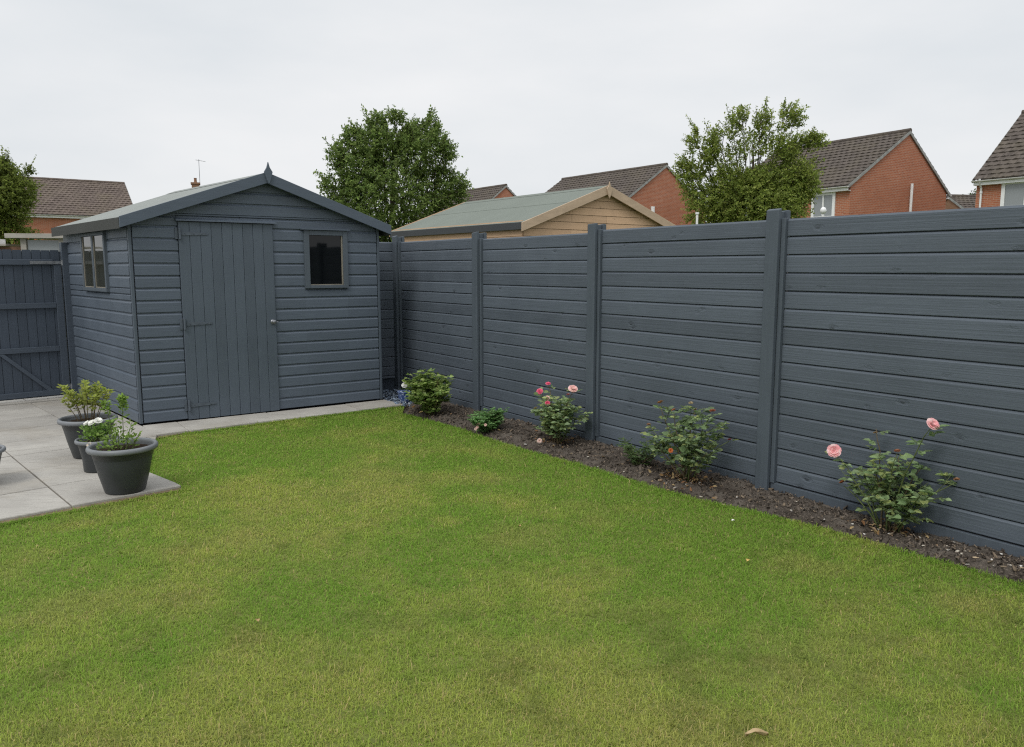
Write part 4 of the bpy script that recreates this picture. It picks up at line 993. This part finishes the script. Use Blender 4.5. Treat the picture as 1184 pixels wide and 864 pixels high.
def house(name, label, loc, ang, w, L, ez, rz, k=.5, tilem='tile', brickm='brick', windows=(), pipes=(), downpipes=(), chimney=None, far_end=False, group='brick houses beyond the fence', cat='house', fascia=True, tilew=.30):
    t = thing(name, label, cat, (loc[0], loc[1], 0), R(ang), group)
    ax = w * k; T = lambda x, y, z: (x, y, z)
    sl0 = (rz - ez) / ax; sl1 = (rz - ez) / (w - ax)
    mb = MB()
    mb.add([(0, 0, 0), (w, 0, 0), (w, 0, ez), (ax, 0, rz), (0, 0, ez)], [(0, 1, 2, 3, 4)])
    mb.add([(0, L, 0), (w, L, 0), (w, L, ez), (ax, L, rz), (0, L, ez)], [(4, 3, 2, 1, 0)])
    mb.add([(0, 0, 0), (0, L, 0), (0, L, ez), (0, 0, ez)], [(0, 1, 2, 3)]); mb.add([(w, 0, 0), (w, L, 0), (w, L, ez), (w, 0, ez)], [(3, 2, 1, 0)])
    mb.build('wall', M[brickm], t, fixn=False)
    ov = .22
    rf = MB()
    tile_slope(rf, T, -ov, ez - ov * sl0 + .03, ax, rz + .03, -.06, L + .06, tilew)
    tile_slope(rf, T, w + ov, ez - ov * sl1 + .03, ax, rz + .03, -.06, L + .06, tilew)
    RO = rf.build('roof', M[tilem], t, fixn=False)
    rd = MB(); y = -.07
    while y < L + .05:
        y1 = min(y + .44, L + .08)
        rd.tube([(ax, y, rz + .035), (ax, y1 - .015, rz + .035)], .115 + random.uniform(-.004, .004), 10); y = y1
    rd.build('ridge_tiles', M[tilem], RO)
    # verge mortar and barge
    for yy in (-.075, L + .045):
        for (xe, s_) in ((-ov, sl0), (w + ov, sl1)):
            vg = MB(); ze = ez - ov * s_
            lo_, hi_ = min(xe, ax), max(xe, ax); zl = ze if lo_ == xe else rz; zh = rz if lo_ == xe else ze
            vg.hexa([(lo_, yy, zl - .10), (hi_, yy, zh - .10), (hi_, yy + .05, zh - .10), (lo_, yy + .05, zl - .10), (lo_, yy, zl + .04), (hi_, yy, zh + .04), (hi_, yy + .05, zh + .04), (lo_, yy + .05, zl + .04)])
            vg.build('verge', M['lead'], RO)
    if fascia:
        fa = MB()
        for xe, s_, sg in ((-ov, sl0, -1), (w + ov, sl1, 1)):
            z = ez - ov * s_
            a, b = sorted((xe + sg * .0, xe - sg * .03)); fa.box(a, b, -.03, L + .03, z - .20, z - .01)
            a, b = sorted((xe - sg * .03, 0 if sg < 0 else w)); fa.box(a, b, -.03, L + .03, z - .205, z - .18)
        fa.build('fascia', M['upvc'], t)
        gu = MB()
        for xe, s_, sg in ((-ov, sl0, -1), (w + ov, sl1, 1)):
            z = ez - ov * s_
            prof = [(math.cos(a_) * .06, math.sin(a_) * .06) for a_ in [math.pi + math.pi * q / 6 for q in range(7)]]
            n_ = len(prof); vs = [(xe + sg * .065 + p_[0], yy, z - .015 + p_[1]) for yy in (-.08, L + .08) for p_ in prof]
            gu.add(vs, [(q, q + 1, n_ + q + 1, n_ + q) for q in range(n_ - 1)] + [tuple(range(n_)), tuple(range(2 * n_ - 1, n_ - 1, -1))])
        gu.build('gutter', M['gutter'], t)
    for (wall, p, z, ww, wh, nm) in windows:
        if wall == 'x0': TT = lambda a, d, c: (-d, p + a, c)
        elif wall == 'xw': TT = lambda a, d, c: (w + d, p + a, c)
        else: TT = lambda a, d, c: (p + a, -d, c)
        f_ = MB()
        fr = .135
        def bx(a0, a1, d0, d1, c0, c1, mbb): mbb.box(a0, a1, d0, d1, c0, c1, T=lambda a, d, c: TT(a, d, c))
        bx(0, fr, .004, .06, z, z + wh, f_); bx(ww - fr, ww, .004, .06, z, z + wh, f_); bx(fr, ww - fr, .004, .06, z, z + fr, f_); bx(fr, ww - fr, .004, .06, z + wh - fr, z + wh, f_)
        for q in range(1, nm): bx(ww * q / nm - .04, ww * q / nm + .04, .004, .055, z + fr, z + wh - fr, f_)
        WN = f_.build('window', M['upvc'], t)
        p_ = MB(); bx(fr * .9, ww - fr * .9, .012, .022, z + fr * .9, z + wh - fr * .9, p_); p_.build('pane', M['glass'], WN)
        s_ = MB(); bx(-.06, ww + .06, .004, .12, z - .06, z - .002, s_); s_.build('sill', M['upvc'], WN)
    for (wall, p, z0, z1, r) in pipes:
        q = MB(); y_ = -.10
        q.tube([(p, y_, z0), (p, y_, z1)], r, 10); q.build('flue_pipe', M['upvc'], t, smooth=False)
    for (wall, p, ztop) in downpipes:
        q = MB(); x_ = -.07
        q.tube([(-ov - .06, p, ztop + .17), (-ov - .03, p, ztop + .02), (x_ - .03, p, ztop - .16), (x_, p, ztop - .30), (x_, p, 0)], .04, 8)
        for zz in (ztop - .4, 3.6): q.tube([(x_, p, zz), (x_, p, zz + .07)], .055, 8)
        q.build('downpipe', M['upvc'], t)
    if chimney:
        cx, cy, cw, ctop = chimney
        q = MB(); q.box(cx - cw / 2, cx + cw / 2, cy - cw * .65, cy + cw * .65, rz - 1.2, ctop); q.box(cx - cw / 2 - .07, cx + cw / 2 + .07, cy - cw * .65 - .07, cy + cw * .65 + .07, ctop + .002, ctop + .15)
        CH = q.build('chimney', M['brick_old'], RO)
        return t, CH
    return t

def off(o, u, a, v, b): return (o[0] + u[0] * a + v[0] * b, o[1] + u[1] * a + v[1] * b)
# middle right: gable towards us, eaves wall with window on the left
house('brick_house', 'red brick house with large plain gable wall and white flue pipe, behind the airy tree', (14.88, 35.0), 31, 7.35, 7.6, 5.26, 7.78, k=.545,
      windows=[('x0', .72, 3.75, 1.25, 1.2, 2), ('x0', 5.2, 3.75, 1.2, 1.2, 2)], pipes=[('front', 4.35, 2.0, 5.45, .062)])
# further left
house('brick_house', 'red brick house partly hidden by the timber shed roof and the airy tree', (6.2, 45.5), 36, 7.4, 9.6, 5.2, 7.62, pipes=[('front', 2.55, 3, 5.15, .12)])
house('brick_house', 'small distant brick house gable between the dense tree and the timber shed', (-2.9, 58.2), 36, 6.0, 9, 5.3, 7.68)
# far right: eaves wall faces the garden
vD = (math.cos(R(125)), math.sin(R(125)))
house('brick_house', 'brick house cut by the right picture edge with white window and downpipe', (19.02 - 9 * vD[0], 32.6 - 9 * vD[1]), 35, 7.4, 9.0, 5.25, 8.15,
      windows=[('x0', 9 - 1.95, 3.85, .98, 1.12, 1), ('x0', 9 - 6, 3.85, 1.6, 1.12, 2)], downpipes=[('x0', 9 - .22, 4.95)], tilew=.36)
# far left: ridge runs across the view
vL = (math.cos(R(35)), math.sin(R(35))); uL = (math.cos(R(-55)), math.sin(R(-55)))
oL = off((-28.75, 59.0), uL, -4.0, vL, -13.5)
house('brick_house', 'house at far left with grey brown tiled roof behind the green tree', oL, -55, 8.0, 13.5, 5.2, 7.72, tilem='tile_l', brickm='brick')
# behind the grey shed, only chimney and aerial show
hC, CH = house('brick_house', 'house hidden behind the grey shed showing only its chimney stack and aerial', (-29.7, 66.5), 20, 6, 7, 4.8, 7.25, chimney=(3.0, 2.0, .62, 8.75), brickm='brick_old')
q = MB(); q.lathe([(.13, 0), (.16, .03), (.12, .08), (.11, .36), (.14, .40), (.10, .40)], c=(3.0, 2.0, 8.90), n=16); q.build('chimney_pot', M['brick_old'], CH)
q = MB(); q.tube([(3.36, 2.0, 8.7), (3.36, 2.0, 10.9)], .022, 6); q.tube([(3.1, 2.0, 10.85), (3.9, 2.1, 10.75)], .016, 5)
for k in range(6): q.tube([(3.15 + k * .14, 1.86, 10.84 - k * .017), (3.15 + k * .14, 2.26, 10.84 - k * .017)], .009, 4)
q.build('tv_aerial', M['zinc'], CH)
# low brown roof between the two right-hand houses
house('bungalow', 'low brown roofed bungalow glimpsed between the two houses on the right', (27.0, 55.0), -80, 9, 8, 3.4, 6.05, tilem='tile', brickm='brick_old', fascia=False, cat='bungalow')

# weathered timber lean-to behind the gate
LT = thing('lean_to', 'weathered pale timber lean-to with flat roof behind the garden gate', 'lean-to', (-7.75, 12.2, 0), R(8))
q = MB(); q.box(.0, .84, -.05, 1.3, 2.025, 2.06); q.box(-.04, .86, -.10, -.052, 2.005, 2.075); q.build('roof', M['weathered'], LT, bevel=.004)
q = MB(); q.box(-2.2, -.05, -.06, 1.2, 1.89, 1.92); q.build('lower_roof', M['weathered'], LT)
for x in (-1.3, -.3, .19, .74): q = MB(); q.box(x - .04, x + .04, -.03, .05, 0, 2.004 if x > 0 else 1.885); q.build('post', M['weathered'], LT)
q = MB(); q.box(-1.25, .9, -.02, .04, 1.66, 1.72); q.build('rail', M['weathered'], LT)
q = MB(); q.box(.24, .69, .0, .012, .8, 1.98); q.build('pane', M['glass'], LT)
q = MB(); q.box(-1.24, .14, .055, .08, 0, 1.88); q.build('boarding', M['brown'], LT)
q = MB(); q.box(-.42, -.26, .2, .4, 1.921, 2.0); q.build('box', M['upvc'], LT)
# thin white posts over the fence
q = MB(); q.tube([(0, 0, 0), (0, 0, 2.38)], .018, 8); q.tube([(0, 0, 2.37), (0, 0, 2.40)], .028, 8); o = q.build('washing_line_post', M['upvc'], loc=(2.85, 12.2, 0)); tag(o, 'thin white washing line post above the fence left of the airy tree', 'post')
q = MB(); q.tube([(0, 0, 0), (0, 0, 2.26)], .016, 8)
pz = thing('garden_lamp', 'white lamp post with round head peeping over the fence by the airy tree', 'lamp', (4.16, 10.6, 0)); q.build('pole', M['upvc'], pz)
q = MB(); q.lathe([(0.0, -.05), (.03, -.035), (.042, 0), (.03, .035), (0, .05)], c=(0, 0, 2.31), n=14); q.build('lamp_head', M['upvc'], pz, smooth=True)

# ------------------------------------------------------------------ trees
def tree(label, base, lobes, pal, leaf, nshoot, shoot_len, per, trunk_r=.1, upbias=.55, seed=1, name='leafy_tree', group=None, inner=1.0, center=None, cat='tree', width=.6, spr=0, sprlen=1.8):
    """lobes: (x,y,z,rx,ry,rz,weight) ; shoots of leaves start in the lobes and grow outward and up"""
    global RNG
    RNG = np.random.default_rng(seed); random.seed(seed)
    t = thing(name, label, cat, (base[0], base[1], 0), 0, group)
    lobes = np.array(lobes, float); ctr = np.array(center if center is not None else lobes[:, :3].mean(0))
    tr = MB()
    cz = ctr[2]; fork = cz * .42
    tp = [(0, 0, -.1), (.02, .01, fork * .5), (.0, .03, fork), (ctr[0] * .5, ctr[1] * .5, cz * .8), tuple(ctr + np.array([0, 0, lobes[0][5] * .5]))]
    tr.tube(tp, [trunk_r * 1.25, trunk_r, trunk_r * .85, trunk_r * .5, trunk_r * .15], 9)
    for l in lobes:
        a = Vector((0, .02, fork * random.uniform(.8, 1.3))); e = Vector(l[:3]) + Vector((0, 0, l[5] * .3)); mid = a.lerp(e, .5) + Vector((0, 0, -.12 + .1 * random.random()))
        bz = bezier(a, mid, e, 8); tr.tube(bz, [trunk_r * (.36 - .31 * i / 7) for i in range(8)], 6)
        for k in range(5):
            s_ = bz[random.randint(3, 7)]; d = Vector((random.gauss(0, 1), random.gauss(0, 1), random.gauss(.5, .6))).normalized()
            e2 = s_ + Vector((d.x * l[3], d.y * l[4], d.z * l[5])) * .85; tr.tube(bezier(s_, s_.lerp(e2, .5) + Vector((0, 0, -.04)), e2, 5), [trunk_r * .12, trunk_r * .1, trunk_r * .08, trunk_r * .055, trunk_r * .03], 4)
        wgt = lobes[:, 6] / lobes[:, 6].sum(); li = RNG.choice(len(lobes), nshoot, p=wgt)
    d = rnd_dirs(nshoot); rr = RNG.random(nshoot) ** (1 / 3. * inner)
    P0 = lobes[li, :3] + d * rr[:, None] * lobes[li, 3:6]
    out = P0 - ctr; out /= np.linalg.norm(out, axis=1, keepdims=True) + 1e-6
    dirs = d * .55 + out * .7 + np.array([0, 0, upbias]) + RNG.normal(0, .28, (nshoot, 3)); dirs /= np.linalg.norm(dirs, axis=1, keepdims=True)
    sl = RNG.uniform(.5, 1.25, nshoot) * shoot_len
    u = (np.arange(per)[None] + RNG.random((nshoot, per))) / per
    P = P0[:, None] + dirs[:, None] * (u * sl[:, None])[:, :, None]; P[:, :, 2] -= (u ** 2 * sl[:, None]) * .22
    D = RNG.normal(0, .75, (nshoot, per, 3)) + dirs[:, None] * .55 + np.array([0, 0, -.12])
    P += D / np.linalg.norm(D, axis=2, keepdims=True) * leaf * .35 * RNG.random((nshoot, per, 1))
    if spr:   # loose leafy sprigs standing out of the crown
        ki = RNG.choice(len(lobes), spr, p=wgt ** .6 / (wgt ** .6).sum()); dd = rnd_dirs(spr); dd[:, 2] = np.abs(dd[:, 2]) * .9 + .05; dd[:, 1] *= .5; dd /= np.linalg.norm(dd, axis=1, keepdims=True)
        B = lobes[ki, :3] + dd * lobes[ki, 3:6] * .95; oo = B - ctr; oo /= np.linalg.norm(oo, axis=1, keepdims=True); dr_ = dd * .4 + oo * .7 + np.array([0, 0, .55]) + RNG.normal(0, .2, (spr, 3)); dr_ /= np.linalg.norm(dr_, axis=1, keepdims=True)
        q_ = 22; uu = (np.arange(q_)[None] + RNG.random((spr, q_))) / q_; ln = RNG.uniform(.5, 1.2, spr) * shoot_len * sprlen
        Ps = B[:, None] + dr_[:, None] * (uu * ln[:, None])[:, :, None] + RNG.normal(0, leaf * .25, (spr, q_, 3)); Ds = RNG.normal(0, .8, (spr, q_, 3)) + dr_[:, None] * .5
        P = np.concatenate([P.reshape(-1, 3), Ps.reshape(-1, 3)]); D = np.concatenate([D.reshape(-1, 3), Ds.reshape(-1, 3)])
        for k in range(spr): tr.tube([B[k] - dr_[k] * .1, B[k] + dr_[k] * ln[k] * .95], [.009, .003], 3, cap=False)
    n = nshoot * per + (spr * 22 if spr else 0); S = leaf * RNG.uniform(.6, 1.25, n)
    c = mixcols(n, pal, .28)
    tone = np.concatenate([np.repeat(RNG.uniform(.72, 1.3, nshoot), per), np.repeat(RNG.uniform(.8, 1.2, spr), 22)]); c *= tone[:, None]
    leaf_mesh('crown', P.reshape(-1, 3), D.reshape(-1, 3), S, c, M['leaf'], t, width, .3, .1)
    # fine twigs
    tw = tr; pick = RNG.choice(nshoot, min(nshoot, 500), replace=False)
    for k in pick:
        a = Vector(P0[k]); e = a + Vector(dirs[k] * sl[k]); e.z -= sl[k] * .2; tw.tube([a, a.lerp(e, .5) + Vector((0, 0, .03 * sl[k])), e], [.008, .005, .002], 3, cap=False)
    tr.build('trunk', M['bark'], t, smooth=True)
    return t
def px_lobes(Y, base, items, dep=.8, sh=1., dy=0):
    out = []
    for (px, py, rx, ry, w) in items:
        k = Y / 900.; x = (px - 592) * k - base[0]; z = 1.55 + (310 - py - dy) * k
        out.append((x, random.uniform(-.25, .25) * dep, z, rx * k * .9 * sh, (rx + ry) / 2 * k * .9 * sh, ry * k * .86 * sh, w))
    return out
bT = ((455 - 592) / 900 * 20, 20.0)
tree('dense dark green rounded tree rising behind the two sheds', bT,
     px_lobes(20, bT, [(455, 232, 66, 52, 5.2), (445, 172, 38, 28, 2.0), (490, 180, 36, 32, 2.0), (425, 195, 34, 30, 1.6), (515, 222, 24, 30, 1.1), (411, 232, 24, 28, 1.1), (440, 148, 13, 16, .45), (478, 156, 12, 14, .4), (500, 152, 10, 16, .32), (412, 160, 12, 14, .35), (400, 182, 11, 16, .35), (517, 178, 9, 15, .22), (390, 215, 9, 14, .25), (532, 212, 9, 12, .2), (450, 282, 50, 24, 1.4), (463, 141, 10, 10, .2)], sh=.9, dy=6),
     [(.125, .185, .048), (.16, .225, .06), (.20, .26, .075), (.10, .155, .042)], .064, 5500, .23, 12, .11, .5, 21, spr=230, sprlen=1.6, group=None, center=None)
bT = ((868 - 592) / 900 * 16, 16.0)
tree('airy olive green tree with loose upright sprays in front of the brick gable', bT,
     px_lobes(16, bT, [(866, 236, 60, 38, 6.6), (884, 206, 47, 26, 3.0), (846, 208, 38, 22, 1.6), (835, 184, 22, 24, .38), (858, 168, 20, 20, .26), (884, 168, 18, 18, .26), (822, 160, 6, 18, .14), (838, 148, 6, 18, .14), (868, 146, 7, 18, .15), (893, 140, 6, 20, .15), (906, 134, 7, 16, .14), (915, 160, 9, 10, .14), (928, 158, 7, 6, .06), (848, 138, 7, 16, .17), (815, 170, 9, 24, .36), (797, 160, 6, 20, .2), (800, 200, 15, 24, .45), (873, 138, 9, 16, .2), (928, 160, 14, 9, .22), (790, 190, 8, 13, .2), (914, 205, 17, 28, 1.0), (815, 232, 26, 28, 1.2), (900, 170, 14, 16, .34), (866, 276, 54, 24, 1.4)], sh=.93, dy=12),
     [(.18, .235, .050), (.22, .27, .06), (.14, .195, .042), (.265, .30, .075)], .048, 6400, .21, 13, .08, .75, 33, spr=140, sprlen=1.4)
bT = ((5 - 592) / 900 * 26, 26.0)
tree('olive green tree cut by the left picture edge in front of the tiled house', bT,
     px_lobes(26, bT, [(5, 238, 42, 34, 4), (8, 205, 22, 18, 1), (20, 200, 5, 12, .14), (30, 222, 20, 18, .9), (-20, 210, 24, 24, 1.2), (10, 275, 40, 20, 1.5), (42, 202, 3, 3, .04)]),
     [(.15, .19, .04), (.19, .225, .052), (.115, .155, .034)], .075, 3300, .28, 12, .12, .5, 5, spr=50)
bT = ((1112 - 592) / 900 * 62, 62.0)
tree('small distant green tree top above the low bungalow roof', bT, px_lobes(62, bT, [(1110, 236, 14, 8, 2), (1117, 231, 7, 5, 1), (1100, 236, 8, 5, 1)]), [(.07, .10, .04), (.1, .13, .06)], .17, 200, .4, 9, .12, .4, 8)

# ------------------------------------------------------------------ sky, sun, camera
w = bpy.data.worlds.new('World'); scn.world = w; w.use_nodes = True; nt = w.node_tree; nd = nt.nodes
bg = nd['Background']
SUN_EL, SUN_AZ = R(52), R(242)      # azimuth of the sun as a compass-like angle in the xy plane (direction towards the sun)
sd = Vector((math.cos(SUN_EL) * math.cos(SUN_AZ), math.cos(SUN_EL) * math.sin(SUN_AZ), math.sin(SUN_EL)))
sky = nd.new('ShaderNodeTexSky'); sky.sky_type = 'NISHITA'; sky.sun_disc = False; sky.sun_elevation = SUN_EL
sky.sun_rotation = math.atan2(sd.x, sd.y); sky.air_density = 1.2; sky.dust_density = 4; sky.ozone_density = 1
tc = nd.new('ShaderNodeTexCoord'); sep = nd.new('ShaderNodeSeparateXYZ'); nt.links.new(tc.outputs['Generated'], sep.inputs[0])
# overcast cloud deck: brighter towards the zenith, faint soft structure
mr = nd.new('ShaderNodeMapRange'); mr.interpolation_type = 'SMOOTHSTEP'; mr.inputs[1].default_value = .30; mr.inputs[2].default_value = .95; mr.inputs[3].default_value = 1.0; mr.inputs[4].default_value = 1.75
nt.links.new(sep.outputs[2], mr.inputs[0])
mp = nd.new('ShaderNodeMapping'); mp.inputs['Scale'].default_value = (1, 1, 3.2); nt.links.new(tc.outputs['Generated'], mp.inputs[0])
nz = nd.new('ShaderNodeTexNoise'); nz.inputs['Scale'].default_value = 2.1; nz.inputs['Detail'].default_value = 5; nz.inputs['Roughness'].default_value = .5; nt.links.new(mp.outputs[0], nz.inputs['Vector'])
cr = nd.new('ShaderNodeValToRGB'); cr.color_ramp.elements[0].position = .3; cr.color_ramp.elements[1].position = .7
cr.color_ramp.elements[0].color = (7.5, 7.88, 8.22, 1); cr.color_ramp.elements[1].color = (9.15, 9.2, 9.3, 1); nt.links.new(nz.outputs['Fac'], cr.inputs[0])
mul = nd.new('ShaderNodeMix'); mul.data_type = 'RGBA'; mul.blend_type = 'MULTIPLY'; mul.inputs[0].default_value = 1
nt.links.new(cr.outputs[0], mul.inputs[6]); nt.links.new(mr.outputs[0], mul.inputs[7])
mx = nd.new('ShaderNodeMix'); mx.data_type = 'RGBA'; mx.inputs[0].default_value = .96
nt.links.new(sky.outputs[0], mx.inputs[6]); nt.links.new(mul.outputs[2], mx.inputs[7]); nt.links.new(mx.outputs[2], bg.inputs[0]); bg.inputs[1].default_value = .1
sl = bpy.data.lights.new('sun', 'SUN'); sl.energy = 1.5; sl.angle = R(20); sl.color = (1, .965, .90)
so = bpy.data.objects.new('sun', sl); COL.objects.link(so); so.rotation_euler = sd.to_track_quat('Z', 'Y').to_euler(); so.location = (0, 0, 20)

cd = bpy.data.cameras.new('camera'); co = bpy.data.objects.new('camera', cd); COL.objects.link(co); scn.camera = co
co.location = (0, 0, 1.55); co.rotation_euler = (R(90) - math.atan(122 / 900), 0, 0)
cd.sensor_width = 36; cd.lens = 36 * 900 / 1184; cd.clip_end = 2000; cd.clip_start = .05
scn.view_settings.view_transform = 'Standard'; scn.view_settings.look = 'None'; scn.view_settings.exposure = 0; scn.view_settings.gamma = 1
scn.render.film_transparent = False
scn.cycles.use_denoising = False
scn.cycles.filter_width = 1.2
scn.cycles.max_bounces = 6
